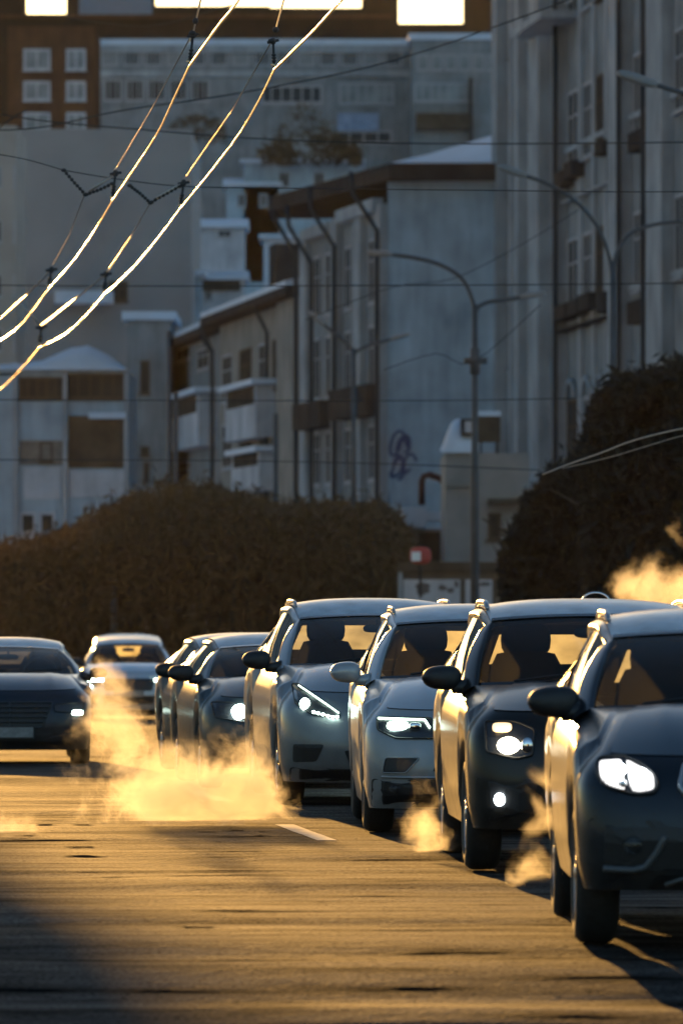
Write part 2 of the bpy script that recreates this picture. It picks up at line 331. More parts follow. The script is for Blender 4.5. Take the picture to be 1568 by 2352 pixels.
class Car:
    def __init__(s, name, label, X, d_axle, yaw, pm, **kw):
        s.__dict__.update(DEF); s.__dict__.update(kw)
        s.pm = pm
        s.root = empty(name)
        tag(s.root, label, 'car', 'cars queueing along the street')
        ca, sa = cos(yaw), sin(yaw)
        # (X, d_axle): centre of the front axle
        ox = X + s.axle * sa; oy = d_axle - s.axle * ca
        s.root.location = (ox, oy, gz(X, d_axle) if d_axle < 60 else base_z(d_axle)); s.root.rotation_euler = (0, 0, yaw)
        s.body()
    def part(s, name, v, f, m, smooth=True, parent=None): return mesh_obj(name, v, f, m, parent or s.root, smooth)
    # --- lower body: stacked outlines
    def stations(s):
        st = []
        NF = 20
        for i in range(NF + 1): st.append(('f', i / NF))
        y0, y1 = s.D + .1, s.L - .35
        ys = []
        k = 56
        for i in range(1, k): ys.append(y0 + (y1 - y0) * i / k)
        st += [('s', y) for y in ys]
        for i in range(0, 13): st.append(('r', i / 12))
        return st
    def ztop(s, y):
        y2 = s.yA
        if y < y2: return lerp(s.zh, s.zbelt, min(1, max(0, y / y2)) ** 0.75)
        return s.zbelt + 0.06 * (y - y2) / (s.L - y2)
    def zbot(s, y):
        z = s.zb
        R2 = s.R + 0.055
        for ya in (s.axle, s.axle + s.wb):
            dy = abs(y - ya)
            if dy < R2: z = max(z, s.R + sqrt(R2 * R2 - dy * dy))
        return z
    def plan(s, st, t):
        w = s.hw * interp(t, s.wid); kind, q = st
        if kind == 'f':
            th = q * pi / 2; p = 2 / s.n
            yf = interp(t, s.prof)
            x = w * sin(th) ** p; y = yf + (s.D + .1 - yf) * (1 - max(0, cos(th)) ** p)
        elif kind == 's':
            y = q; x = w * (1 - 0.02 * ((y - s.L * .5) / (s.L * .5)) ** 2) / (1 - 0.02 * ((s.D + .1 - s.L * .5) / (s.L * .5)) ** 2)
        else:
            th = (1 - q) * pi / 2; p = 2 / 3.6
            x = w * sin(th) ** p; ys = s.L - .35
            y = ys + .35 * max(0, cos(th)) ** p * (1 - .15 * abs(t - .5))
        return x, y
    def front_pt(s, x, z, off=0.0):
        """a point on the nose at local x, height z, pushed forward by off"""
        ax = abs(x)
        t = (z - s.zb) / (s.zh - s.zb + 0.0)
        for _ in range(3):
            tt = min(1, max(0, t)); w = s.hw * interp(tt, s.wid); yf = interp(tt, s.prof)
            p = 2 / s.n; q = min(.9999, ax / w); th = math.asin(q ** (1 / p))
            y = yf + (s.D + .1 - yf) * (1 - max(0, cos(th)) ** p)
            zt = s.ztop(y * 0.6) ; zbn = s.zb
            t = (z - zbn) / (zt - zbn)
        return Vector((x, y - off, z))
    def body(s):
        NT = 15
        st = s.stations(); nst = len(st)
        half = []
        top = []
        for j, q in enumerate(st):
            for i in range(NT):
                t = i / (NT - 1)
                x, y = s.plan(q, t)
                yy = s.plan(q, .5)[1]
                zt = s.ztop(y * 0.6 if q[0] == 'f' else y); zb_ = s.zbot(yy) if q[0] != 'f' else s.zb
                half.append(Vector((x, y, lerp(zb_, zt, t))))
            top.append(half[-1].copy())
        # hood rows
        nA = max(i for i, q in enumerate(st) if q[0] == 'f' or (q[0] == 's' and q[1] <= s.yA))
        T = top[:nA + 1]
        ln = [0]
        for a, b in zip(T, T[1:]): ln.append(ln[-1] + (b - a).length)
        C = []
        for i in range(nA + 1):
            fr = ln[i] / ln[-1]
            fx = min(1, (T[i].x / s.hw / .9)) if st[i][0] == 'f' else 1
            f2 = lerp(fr, fx, .5) if i < nA else 1
            C.append(Vector((s.xA * f2, lerp(s.ycowl, s.yA, f2 ** 2.2), lerp(s.zcowl, s.zbelt, f2 ** 2))))
        s.C = C
        NR = 12; hood = []
        for i in range(nA + 1):
            for k in range(NR):
                r = k / (NR - 1); p = T[i].lerp(C[i], r)
                zc = lerp(T[i].z, C[i].z, 1 - (1 - r) ** 1.7)
                fxx = min(1, p.x / s.hw)
                zc += s.bulge * sin(pi * r) ** .8 * (1 - fxx ** 3)
                zc += 0.012 * exp(-((fxx - .5) / .05) ** 2) * sin(pi * min(1, r * 1.1)) if r < .9 else 0
                hood.append(Vector((p.x, p.y, zc)))
        mir = lambda vs: [Vector((-v.x, v.y, v.z)) for v in vs]
        mb = MB()
        fs = grid_faces(nst, NT); mb.add(half, fs); mb.add(mir(half), grid_faces(nst, NT, True))
        hf = grid_faces(nA + 1, NR); hfm = grid_faces(nA + 1, NR, True)
        i0 = next(i for i in range(nA + 1) if T[i].x > .80 * s.hw)
        isb = lambda f: max(i // NR for i in f) <= i0
        mb.add(hood, [f for f in hf if not isb(f)]); mb.add(mir(hood), [f for f in hfm if not isb(f)])
        # shoulders behind the A pillar up to the glass line, and the rear deck
        idx = list(range(nA, nst)); sh = []
        for i in idx:
            a = top[i]; fy = (a.y - s.yA) / (s.L - s.yA)
            sh.append(a); sh.append(Vector((min(a.x, max(0, a.x - .10)) if st[i][0] == 's' else a.x * .88, min(a.y, s.L - .12), a.z + .015)))
        mb.add(sh, grid_faces(len(idx), 2)); mb.add(mir(sh), grid_faces(len(idx), 2, True))
        o = mb.build('body', s.pm, s.root, True)
        bm = bmesh.new(); bm.from_mesh(o.data); bmesh.ops.remove_doubles(bm, verts=bm.verts, dist=0.0008); bmesh.ops.recalc_face_normals(bm, faces=bm.faces); bm.to_mesh(o.data); bm.free()
        o.data.polygons.foreach_set('use_smooth', [True] * len(o.data.polygons))
        b2 = MB()
        up = Vector((0, -.002, .006))
        b2.add([v + up for v in hood], [f for f in hf if isb(f)]); b2.add([v + up for v in mir(hood)], [f for f in hfm if isb(f)])
        o = b2.build('bonnet', getattr(s, 'bm', s.pm), s.root, True)
        bm = bmesh.new(); bm.from_mesh(o.data); bmesh.ops.remove_doubles(bm, verts=bm.verts, dist=0.0008); bmesh.ops.recalc_face_normals(bm, faces=bm.faces); bm.to_mesh(o.data); bm.free()
        o.data.polygons.foreach_set('use_smooth', [True] * len(o.data.polygons))
        s.greenhouse(); s.wheels(); s.inside(); s.mirrors()
        u = MB(); u.box(-s.hw * .7, s.hw * .7, .35, s.L - .3, s.zb + .03, .55); u.box(-s.hw * .93, s.hw * .93, s.axle + s.R + .12, s.axle + s.wb - s.R - .12, s.zb + .02, .6)
        u.build('underbody', M_BLACK, s.root)
    def greenhouse(s):
        yW, zW, xW = s.yW, s.zW, s.xW
        wy = lambda f: yW + .10 * f * f
        NW = 14; NV = 10; v = []; bord = []
        for i in range(-NW, NW + 1):
            f = i / NW; af = abs(f)
            c = Vector((s.xA * .985 * f, lerp(s.ycowl, s.yA, af ** 2.2) + .005, lerp(s.zcowl, s.zbelt, af ** 2) - .01))
            t = Vector((xW * f, wy(f), zW - .03 * f * f))
            for k in range(NV + 1):
                q = k / NV; p = c.lerp(t, q); bul = .03 * sin(pi * q)
                v.append(p + Vector((0, -bul * .8, bul)))
        s.part('windscreen', v, grid_faces(2 * NW + 1, NV + 1), M_WIND)
        # black ceramic border round the glass
        fr = MB(); nv = NV + 1
        up = Vector((0, -.006, .006))
        for i in range(2 * NW):
            for (k0, k1, a, b) in ((0, 1, 0, .55), (NV - 1, NV, .55, 1)):
                q = [v[i * nv + k0].lerp(v[i * nv + k1], a), v[(i + 1) * nv + k0].lerp(v[(i + 1) * nv + k1], a), v[(i + 1) * nv + k0].lerp(v[(i + 1) * nv + k1], b), v[i * nv + k0].lerp(v[i * nv + k1], b)]
                fr.quad(*[p + up for p in q])
        top = [i for i in range(len(fr.f)) if i % 2]; bot = [i for i in range(len(fr.f)) if not i % 2]
        for sel in (bot, top):
            b_ = MB()
            for i in sel: b_.quad(*[fr.v[j] for j in fr.f[i]])
            b_.build('windscreen_border', M_GLOSSBLACK, s.root)
        # wipers
        for sx in (-.55, .08):
            wi = MB(); a = Vector((sx, s.ycowl + .05, s.zcowl + .02)); b = a + Vector((.52, .08, .045)); wi.tube([a, a.lerp(b, .5) + Vector((0, -.01, .012)), b], .009, 5)
            wi.build('wiper', M_BLACK, s.root)
        # roof
        H, yR = s.H, s.yR
        def zr(y):
            u = (y - yW) / .75
            z = zW + (H - zW) * (1 - (1 - min(1, u)) ** 2.6)
            pk = yW + 1.0
            if y > pk: z -= (H - s.rearz - .09) * ((y - pk) / (yR - pk)) ** 2
            return z
        s.zr = zr
        def xr(y): return xW + .035 * sin(pi * min(1, max(0, (y - yW) / (yR - yW)))) ** .7
        s.xr = xr
        NY = 26; v = []
        for i in range(NY + 1):
            q = (i / NY) ** 1.6; 
            for k in range(-10, 11):
                f = k / 10; y = lerp(wy(f), yR, q); z = zr(lerp(yW, yR, q)) - .055 * abs(f) ** 2.6 - (.03 * f * f if q < .02 else 0) * 0
                if i == 0: z = zW - .03 * f * f
                v.append(Vector((xr(lerp(yW, yR, q)) * f, y, z)))
        s.part('roof', v, grid_faces(NY + 1, 21, True), M_FROST)
        # side structure: pillar and cant rail as one rounded sweep, glass below
        for sg in (-1, 1):
            path = []
            A = Vector((s.xA + .015, s.yA - .02, s.zbelt - .03)); Wt = Vector((xW + .018, wy(1) + .02, zW - .060))
            for i in range(8):
                q = i / 8; p = A.lerp(Wt, q); path.append(p + Vector((.022 * sin(pi * q), 0, .02 * sin(pi * q))))
            for i in range(13):
                q = i / 12; y = lerp(wy(1) + .04, yR, q); path.append(Vector((xr(lerp(yW, yR, q)) + .012, y, zr(lerp(yW, yR, q)) - .098 + .02 * (1 - min(1, q * 3)))))
            Dp = Vector((s.xA + .02, s.L - .2, s.zbelt + .06))
            for i in range(1, 6): path.append(path[20].lerp(Dp, i / 5))
            sm = []
            n = 20
            vs = []
            for i, p in enumerate(path):
                t = (path[min(i + 1, len(path) - 1)] - path[max(i - 1, 0)]).normalized()
                a = Vector((.55, 0, .83)); a = (a - t * a.dot(t)).normalized(); b = t.cross(a).normalized()
                ra, rb = (.024, lerp(.066, .034, min(1, max(0, (i - 5) / 3))))
                for k in range(n):
                    an = 2 * pi * k / n; ca_, sa_ = cos(an), sin(an); q = p + a * math.copysign(abs(ca_) ** .62, ca_) * ra + b * math.copysign(abs(sa_) ** .62, sa_) * rb; vs.append(Vector((q.x * sg, q.y, q.z)))
            f = []
            for i in range(len(path) - 1):
                for k in range(n):
                    qd = (i * n + k, i * n + (k + 1) % n, (i + 1) * n + (k + 1) % n, (i + 1) * n + k); f.append(qd if sg < 0 else qd[::-1])
            s.part('pillar', vs, f, s.pm)
            # side windows
            y0, y1 = s.yA + .05, s.L - .45
            up = path[8:21]
            yb = s.yA + 1.35
            def side(ya, yb_, name, m):
                vv = []
                for i in range(9):
                    q = i / 8; y = lerp(ya, yb_, q)
                    yt = min(max(y, path[0].y), yR)
                    # height of the rail over y
                    best = min(range(len(path)), key=lambda j: abs(path[j].y - y)) ; pt = path[best]
                    lo = Vector((s.xA + .03, y, s.ztop(y) + .005))
                    hi = Vector((pt.x + .005, y, pt.z))
                    for k in range(4):
                        pp = lo.lerp(hi, k / 3); pp.x += .02 * sin(pi * k / 3); vv.append(Vector((pp.x * sg, pp.y, pp.z)))
                return s.part(name, vv, grid_faces(9, 4, sg > 0), m)
            side(y0, yb - .05, 'side_window', M_TINT); side(yb + .05, y1 - .1, 'side_window', M_TINT)
            side(yb - .05, yb + .05, 'door_post', M_GLOSSBLACK); side(y1 - .1, s.L - .25, 'rear_quarter', s.pm)
        # tailgate glass and surround
        zt, zb = zr(yR) - .05, s.zbelt + .04
        def rp(f, q): return Vector((lerp(s.xA * .97, xr(yR), q) * f, lerp(s.L - .16, yR, q) - .0 + .05 * (1 - f * f), lerp(zb, zt, q)))
        gl = [rp(f / 8 * .70, .20 + .56 * k / 5) for f in range(-8, 9) for k in range(6)]
        s.part('rear_window', gl, grid_faces(17, 6, True), s.rear)
        sr = MB()
        def patch(f0, f1, q0, q1):
            vv = [rp(lerp(f0, f1, i / 6), lerp(q0, q1, k / 2)) + Vector((0, .004, 0)) for i in range(7) for k in range(3)]; sr.add(vv, grid_faces(7, 3, True))
        patch(-1, 1, 0, .20); patch(-1, 1, .76, 1); patch(-1, -.70, .20, .76); patch(.70, 1, .20, .76)
        vv = [Vector((s.hw * .9 * f, s.L - .05, z)) for f in (-1, 1) for z in (.4, s.zbelt + .06)]; sr.add(vv, [(0, 2, 3, 1)])
        sr.build('tailgate', s.pm, s.root, True)
        # underside of the roof, dark lining
        v = []
        for i in range(9):
            q = i / 8
            for f in (-1, -.5, 0, .5, 1):
                y = lerp(yW + .08, yR - .03, q); v.append(Vector((xr(y) * .98 * f, y + .06 * f * f, zr(y) - .075 - .03 * f * f)))
        s.part('headlining', v, grid_faces(9, 5), M_SEAT)
    def wheels(s):
        R, tw = s.R, s.tw
        prof = [(-tw / 2 + .015, R - .11), (-tw / 2, R - .07), (-tw / 2 + .008, R - .03), (-tw / 2 + .035, R - .006), (-tw / 4, R), (0, R + .001), (tw / 4, R), (tw / 2 - .035, R - .006), (tw / 2 - .008, R - .03), (tw / 2, R - .07), (tw / 2 - .015, R - .11)]
        n = 40
        tv = []; tf = []
        for k in range(n):
            a = 2 * pi * k / n
            for (x, r) in prof: tv.append(Vector((x, r * cos(a), r * sin(a))))
        m_ = len(prof)
        for k in range(n):
            for j in range(m_ - 1): tf.append((k * m_ + j, ((k + 1) % n) * m_ + j, ((k + 1) % n) * m_ + j + 1, k * m_ + j + 1))
        rim = MB(); ro = R - .105
        ring = []
        for k in range(n):
            a = 2 * pi * k / n
            for (x, r) in ((-.09, ro), (-.10, ro - .02), (-.03, ro - .035), (.0, .02)): ring.append(Vector((x, r * cos(a), r * sin(a))))
        rf = []
        for k in range(n):
            for j in range(3): rf.append((k * 4 + j, ((k + 1) % n) * 4 + j, ((k + 1) % n) * 4 + j + 1, k * 4 + j + 1))
        rim.add(ring, rf)
        for k in range(5):
            a = 2 * pi * k / 5; Mx = Matrix.Rotation(a, 4, 'X'); rim.box(-.095, -.06, -.03, .03, .02, ro - .01, Mx)
        rim.ball((-.09, 0, 0), .02, .045, .045)
        tm = rmm = None
        for sg in (-1, 1):
            for ya in (s.axle, s.axle + s.wb):
                if tm is None:
                    o = s.part('wheel', tv, tf, M_RUB); tm = o.data
                    r = rim.build('rim', M_RIM, o, True); rmm = r.data
                else:
                    o = bpy.data.objects.new('wheel', tm); COL.objects.link(o); o.parent = s.root
                    r = bpy.data.objects.new('rim', rmm); COL.objects.link(r); r.parent = o
                o.location = (sg * (s.hw - tw / 2 - .012), ya, R); o.rotation_euler = (0, 0, 0 if sg < 0 else pi)
        # dark arch liners
        al = MB()
        for sg in (-1, 1):
            for ya in (s.axle, s.axle + s.wb):
                vv = []
                for i in range(13):
                    a = pi * i / 12
                    for x in (s.hw * .965, s.hw - .40): vv.append(Vector((sg * x, ya - (R + .05) * cos(a), R + (R + .05) * sin(a))))
                al.add(vv, grid_faces(13, 2))
        al.build('arch_liner', M_BLACK, s.root)
    def inside(s):
        z0 = s.zbelt
        d = MB(); hw = s.xA
        v = []
        for i in range(11):
            f = -1 + .2 * i
            for (y, z) in ((s.ycowl + .12, z0 - .06), (s.ycowl + .45, z0 - .02), (s.ycowl + .75, z0 - .03), (s.ycowl + .85, z0 - .15), (s.ycowl + .85, .5)):
                v.append(Vector((f * hw * .97, y + .2 * f * f, z)))
        d.add(v, grid_faces(11, 5)); d.box(-hw, hw, s.ycowl + .86, s.L - .25, .45, .62)
        d.box(-hw, hw, s.L - .9, s.L - .3, .62, z0 - .02)
        d.build('dashboard', M_DASH, s.root)
        sw = MB(); c = Vector((.36, s.yA + .42, z0 + .02)); pts = []
        for k in range(25):
            a = 2 * pi * k / 24; pts.append(c + Vector((.19 * cos(a), .07 * sin(a), .17 * sin(a))))
        sw.tube(pts, .014, 6, False); sw.box(-.06, .06, -.02, .02, -.05, .05, Matrix.Translation(c)); sw.box(-.18, .18, -.01, .01, -.012, .012, Matrix.Translation(c))
        sw.build('steering_wheel', M_BLACK, s.root)
        for sx in (-.38, .38):
            b = MB(); y = s.yA + 1.05; zt = min(z0 + .30, s.H - .27)
            vv = []
            prof = [(.62, .25, 0), (.85, .27, .03), (z0, .26, .08), (z0 + .12, .23, .12), (z0 + .2, .19, .15), (z0 + .215, .10, .155)]
            for (z, hwid, lean) in prof:
                for k in range(12):
                    a = 2 * pi * k / 12
                    cx, cy = abs(cos(a)) ** .7 * math.copysign(1, cos(a)), abs(sin(a)) ** .7 * math.copysign(1, sin(a))
                    vv.append(Vector((sx + hwid * cx, y + lean + .07 * cy, z)))
            b.add(vv, [(i * 12 + k, i * 12 + (k + 1) % 12, (i + 1) * 12 + (k + 1) % 12, (i + 1) * 12 + k) for i in range(5) for k in range(12)])
            st = b.build('seat', M_SEAT, s.root, True)
            h = MB(); h.ball((sx, y + .16, zt + .0), .165, .06, .125, 16, 10, 2.8); h.tube([(sx - .06, y + .15, z0 + .15), (sx - .06, y + .16, zt)], .008, 5); h.tube([(sx + .06, y + .15, z0 + .15), (sx + .06, y + .16, zt)], .008, 5)
            h.build('headrest', M_SEAT, st, True)
        rb = MB(); y = s.yA + 2.0 if s.L > 4.2 else s.yA + 1.8
        rb.box(-hw * .85, hw * .85, y, y + .14, .6, z0 + .04)
        st = rb.build('rear_bench', M_SEAT, s.root)
        rm = MB(); rm.ball((0, s.yW - .02, s.zW - .12), .12, .02, .035, 14, 8, 3.0); rm.tube([(0, s.yW - .02, s.zW - .1), (0, s.yW - .01, s.zW)], .012, 6)
        rm.build('rear_view_mirror', M_BLACK, s.root, True)
    def mirrors(s):
        for sg in (-1, 1):
            b = MB(); cx = s.hw + s.mx; cz = s.zbelt + s.mz; y = s.yA + .12
            b.ball((sg * cx, y, cz), s.mw, .085, s.mh, 20, 12, 2.7)
            for v in b.v:                    # taper the outer end, flatten the back
                q = (abs(v.x) - s.hw) / .2
                if v.y > y + .05: v.y = y + .05
                v.z += (.02 * q) if v.z < cz else -.012 * max(0, q)
            b.tube([(sg * (s.xA + .02), s.yA + .08, s.zbelt + .0), (sg * (s.hw + .02), s.yA + .11, cz - s.mh * .75)], [.055, .035], 8)
            o = b.build('wing_mirror', s.mm, s.root, True)
            g = MB(); g.ball((sg * cx, y + .052, cz), s.mw * .82, .004, s.mh * .78, 16, 6, 3); g.build('mirror_glass', M_CHROME, o, True)
    # --- pieces set on the nose
    def outline(s, pts, m=10):
        res = []
        for _ in range(2):                       # round the corners off a little
            q = []
            for a, b in zip(pts, pts[1:] + pts[:1]):
                k = .25 if _ == 0 else .3
                L = sqrt((a[0] - b[0]) ** 2 + (a[1] - b[1]) ** 2); k = min(k, .011 / max(L, .001))
                q += [(lerp(a[0], b[0], k), lerp(a[1], b[1], k)), (lerp(a[0], b[0], 1 - k), lerp(a[1], b[1], 1 - k))]
            pts = q
        m = max(2, 60 // len(pts))
        for a, b in zip(pts, pts[1:] + pts[:1]):
            for i in range(m): res.append((lerp(a[0], b[0], i / m), lerp(a[1], b[1], i / m)))
        return res
    def panel(s, name, pts, m, off=.006, rim=0.0, rim_m=None, parent=None, both=True, fill=True, depth=.02, label=None):
        """panel hugging the nose; pts = (x, z) polygon, convex, on the side with x < 0"""
        obs = []
        for sg in ((-1, 1) if both else (-1,)):
            q = [(p[0] * (1 if sg < 0 else -1), p[1]) for p in pts]
            if sg > 0: q = q[::-1]
            ol = s.outline(q); n = len(ol); cx = sum(p[0] for p in ol) / n; cz = sum(p[1] for p in ol) / n
            b = MB(); rings = []
            vs = []; K = 5
            for k in range(K + 1):
                u = k / K
                vs += [s.front_pt(lerp(cx, x, u), lerp(cz, z, u), off) for (x, z) in ol]
            f = [(k * n + i, (k + 1) * n + i, (k + 1) * n + (i + 1) % n, k * n + (i + 1) % n) for k in range(K) for i in range(n)]
            vs += [s.front_pt(x, z, -depth) for (x, z) in ol]
            f += [(K * n + i, (K + 1) * n + i, (K + 1) * n + (i + 1) % n, K * n + (i + 1) % n) for i in range(n)]
            b.add(vs, f)
            o = b.build(name, m, (parent[0 if sg < 0 else 1] if isinstance(parent, list) else parent) or s.root, False)
            if rim > 0:
                r = MB(); pts3 = [s.front_pt(x, z, off + .004) for (x, z) in ol]; pts3.append(pts3[0]); r.tube(pts3, rim, 6, False)
                r.build('surround', rim_m or M_BLACK, o, True)
            obs.append(o)
        return obs
    def strip(s, name, pts, r, m, off=.02, parent=None, both=True):
        obs = []
        for sg in ((-1, 1) if both else (-1,)):
            b = MB(); q = []
            for a, c in zip(pts, pts[1:]):
                for i in range(6): q.append((lerp(a[0], c[0], i / 6), lerp(a[1], c[1], i / 6)))
            q.append(pts[-1])
            b.tube([s.front_pt(x * (1 if sg < 0 else -1), z, off) for (x, z) in q], r, 6)
            o = b.build(name, m, (parent[0 if sg < 0 else 1] if isinstance(parent, list) else parent) or s.root, True); obs.append(o)
        return obs
    def lens(s, name, x, z, rx, rz, m, off=.02, parent=None, e=2.0, both=True):
        obs = []
        for sg in ((-1, 1) if both else (-1,)):
            p = s.front_pt(x * (1 if sg < 0 else -1), z, off); b = MB(); b.ball(p, rx, .02, rz, 18, 10, e)
            obs.append(b.build(name, m, (parent[0 if sg < 0 else 1] if isinstance(parent, list) else parent) or s.root, True))
        return obs
    def plate(s, z, w=.52, h=.112):
        b = MB(); y = s.front_pt(0, z, .025).y; b.box(-w / 2 - .015, w / 2 + .015, y, y + .02, z - h / 2 - .015, z + h / 2 + .015); o = b.build('plate_holder', M_BLACK, s.root)
        b = MB(); b.box(-w / 2, w / 2, y - .006, y - .001, z - h / 2, z + h / 2); b.build('number_plate', M_PLATE, o)
    def rails(s, m, gap=.02, r=.024, x=None, y0=.4, y1=.25, lift=.045):
        lift *= .5; r *= .6
        for sg in (-1, 1):
            b = MB(); ya, yb = s.yW + y0, s.yR - y1; pts = []
            for i in range(15):
                q = i / 14; y = lerp(ya, yb, q); e = min(1, min(q, 1 - q) * 7)
                pts.append(Vector((sg * (s.xr(y) - .015), y, s.zr(y) - .05 + lift * sqrt(max(0, 1 - (1 - e) ** 2)))))
            b.tube(pts, [r * .8 if i in (0, 14) else r for i in range(15)], 8)
            for q in (14,): b.ball(pts[q] + Vector((0, 0, .012)), .019, .04, .034, 12, 8, 2.6)
            b.build('roof_rail', m, s.root, True)

MIR = dict(mx=.095, mz=.055, mw=.125, mh=.085)
def car(*a, rear=None, mm=None, **k):
    kk = dict(MIR); kk.update(k)
    return Car(*a, rear=rear or REAR, mm=mm or a[5], **kk)
REAR = frost_mat('misted_rear_glass', (0.9, 0.82, 0.46), 0.9)
REAR_DIM = frost_mat('tinted_rear_glass', (0.25, 0.25, 0.22), 0.6)

# nearest, dark blue SUV at the right edge
p = paint('paint_dark_blue', (0.013, 0.018, 0.025), 0.4, .32)
c = car('suv', 'dark blue sport utility car at the right edge, nearest the camera, clear ribbed headlight lit', 2.10, 36.8, radians(.6), p,
        hw=.935, L=4.7, H=1.70, zh=.93, zbelt=1.17, zcowl=1.19, zb=.30, yA=1.50, ycowl=1.25, yW=2.05, zW=1.585, xW=.66, xA=.83, R=.36, bulge=.06, D=.42, n=3.7,
        mx=.06, mz=.045, mw=.135, mh=.088, bm=paint('frosted_blue_bonnet', (.05, .065, .08), .3, .42, 0.01), mm=M_BLACK, axle=.92)
hl = c.panel('headlight', [(-.84, .93), (-.81, .965), (-.70, .975), (-.62, .94), (-.55, .885), (-.535, .83), (-.56, .79), (-.66, .785), (-.79, .82), (-.835, .87)], M_HOUSE, .012, .008, M_BLACK)
c.panel('reflector', [(-.82, .945), (-.71, .955), (-.70, .80), (-.79, .83), (-.82, .87)], M_GLOW, .018, parent=hl); c.panel('reflector', [(-.69, .955), (-.56, .885), (-.555, .81), (-.62, .795), (-.67, .80)], M_GLOW, .018, parent=hl)
c.lens('bulb', -.735, .90, .045, .04, M_WHITE, .03, hl); c.lens('bulb', -.63, .875, .05, .04, M_WHITE, .03, hl); c.lens('bulb', -.71, .835, .02, .02, M_REFL, .03, hl)
for k in range(16):
    x = -.815 + .0165 * k; c.strip('fluting', [(x, .80 + .01 * max(0, abs(k - 8) - 5)), (x, .86)], .0026, M_HOUSE, .036, hl)
g = c.panel('grille', [(-.40, .93), (0, .93), (0, .70), (-.33, .70), (-.43, .82)], M_BLACK, .008, .016, M_SATIN)
for k in range(4): c.strip('slat', [(-.39 + .01 * k, .885 - .05 * k), (0, .885 - .05 * k)], .011, M_SATIN, .03, g)
c.panel('bumper_recess', [(-.80, .62), (-.45, .62), (-.40, .50), (-.52, .40), (-.80, .42)], M_BLACK, .006)
c.strip('bumper_trim', [(-.80, .41), (-.66, .405), (-.60, .42), (-.54, .50), (-.505, .575)], .020, M_TRIM2, .002)
c.strip('bumper_trim', [(-.50, .33), (-.42, .36), (0, .36)], .014, M_TRIM2, .004)
c.lens('fog_light', -.66, .53, .05, .045, M_LENS, .01)
c.panel('lower_intake', [(-.42, .62), (0, .62), (0, .42), (-.38, .42)], M_BLACK, .006)
c.panel('bumper_lip', [(-.88, .66), (0, .64), (0, .31), (-.88, .31)], M_BLACK, .003)
c.plate(.55); c.rails(M_SATIN, r=.026, lift=.05)
CAR1 = c

# second, black SUV with a warm round lamp
p = paint('paint_black', (0.010, 0.009, 0.008), 0.2, .35)
c = car('suv', 'black sport utility car with warm round headlight and raised roof rails, second from the right', 1.66, 45.5, radians(2.3), p,
        hw=.905, L=4.6, H=1.70, zh=.98, zbelt=1.14, zcowl=1.16, zb=.28, yA=1.55, ycowl=1.28, yW=2.05, zW=1.60, xW=.64, xA=.80, R=.355, bulge=.035, D=.42, n=3.9, mm=M_BLACK, mx=.085, mw=.128)
hl = c.panel('headlight', [(-.80, .95), (-.62, .95), (-.50, .90), (-.52, .74), (-.62, .72), (-.80, .76)], M_HOUSE, .01, .007, M_BLACK)
c.lens('bulb', -.665, .80, .07, .052, M_WARM, .03, hl); c.lens('indicator', -.70, .91, .06, .03, M_AMBER, .025, hl, 3.5)
c.lens('bulb', -.55, .80, .04, .05, M_REFL, .02, hl)
c.lens('fog_light', -.72, .466, .034, .04, M_WHITE, .02)
g = c.panel('grille', [(-.42, .93), (0, .93), (0, .68), (-.38, .68)], M_BLACK, .008, .012, M_BLACK)
for k in range(4): c.strip('slat', [(-.40, .88 - .05 * k), (0, .88 - .05 * k)], .010, M_BLACK, .03, g)
c.panel('lower_intake', [(-.5, .56), (0, .56), (0, .36), (-.46, .36)], M_BLACK, .006)
c.panel('bumper_lip', [(-.86, .60), (0, .60), (0, .29), (-.86, .29)], M_BLACK, .003)
c.plate(.5); c.rails(M_SATIN, r=.03, lift=.055)
ant = MB()
for k in range(1): 
    q = [Vector((.1 + .09 * cos(a), c.yR - .9, c.zr(c.yR - .9) - .02 + .06 * sin(a))) for a in [pi * i / 12 for i in range(13)]]; ant.tube(q, .008, 6)
ant.build('roof_hoop', M_CHROME, c.root, True)
CAR2 = c

# third, silver SUV with a light bar
p = paint('paint_silver', (0.34, 0.345, 0.35), 0.35, .38, .9)
c = car('suv', 'silver sport utility car with slim headlight under a straight light bar, third from the right', 1.067, 52.95, radians(1.6), p,
        hw=.925, L=4.5, H=1.66, zh=.86, zbelt=1.10, zcowl=1.125, zb=.19, yA=1.45, ycowl=1.18, yW=2.0, zW=1.545, xW=.62, xA=.81, R=.35, bulge=.035, D=.44, n=3.8, mw=.115)
hl = c.panel('headlight', [(-.83, .85), (-.44, .845), (-.40, .70), (-.70, .70), (-.83, .76)], M_HOUSE, .01, .007, M_BLACK)
c.strip('light_bar', [(-.82, .842), (-.49, .832), (-.455, .775)], .0085, M_COOLSTRIP, .026, hl)
c.lens('bulb', -.685, .79, .078, .032, M_COOL, .028, hl, 3.0); c.lens('bulb', -.56, .785, .045, .028, M_REFL, .024, hl, 3.0)
g = c.panel('grille', [(-.42, .845), (0, .845), (0, .66), (-.40, .69)], M_BLACK, .009, .006, M_CHROME)
for k in range(3): c.strip('slat', [(-.41, .80 - .045 * k), (0, .80 - .045 * k)], .007, M_SATIN, .028, g)
c.panel('bumper_recess', [(-.775, .56), (-.53, .56), (-.63, .45), (-.80, .45)], M_BLACK, .006, .006, p)
c.panel('lower_intake', [(-.36, .60), (0, .60), (0, .46), (-.44, .46)], M_BLACK, .006)
c.panel('bumper_lip', [(-.87, .405), (0, .40), (0, .20), (-.87, .20)], M_BLACK, .006)
c.lens('fog_light', -.70, .335, .05, .03, M_LENS, .01)
c.strip('bumper_trim', [(-.80, .42), (0, .415)], .010, M_SATIN, .01)
c.plate(.52); c.rails(M_SATIN, r=.022, lift=.04)
CAR3 = c

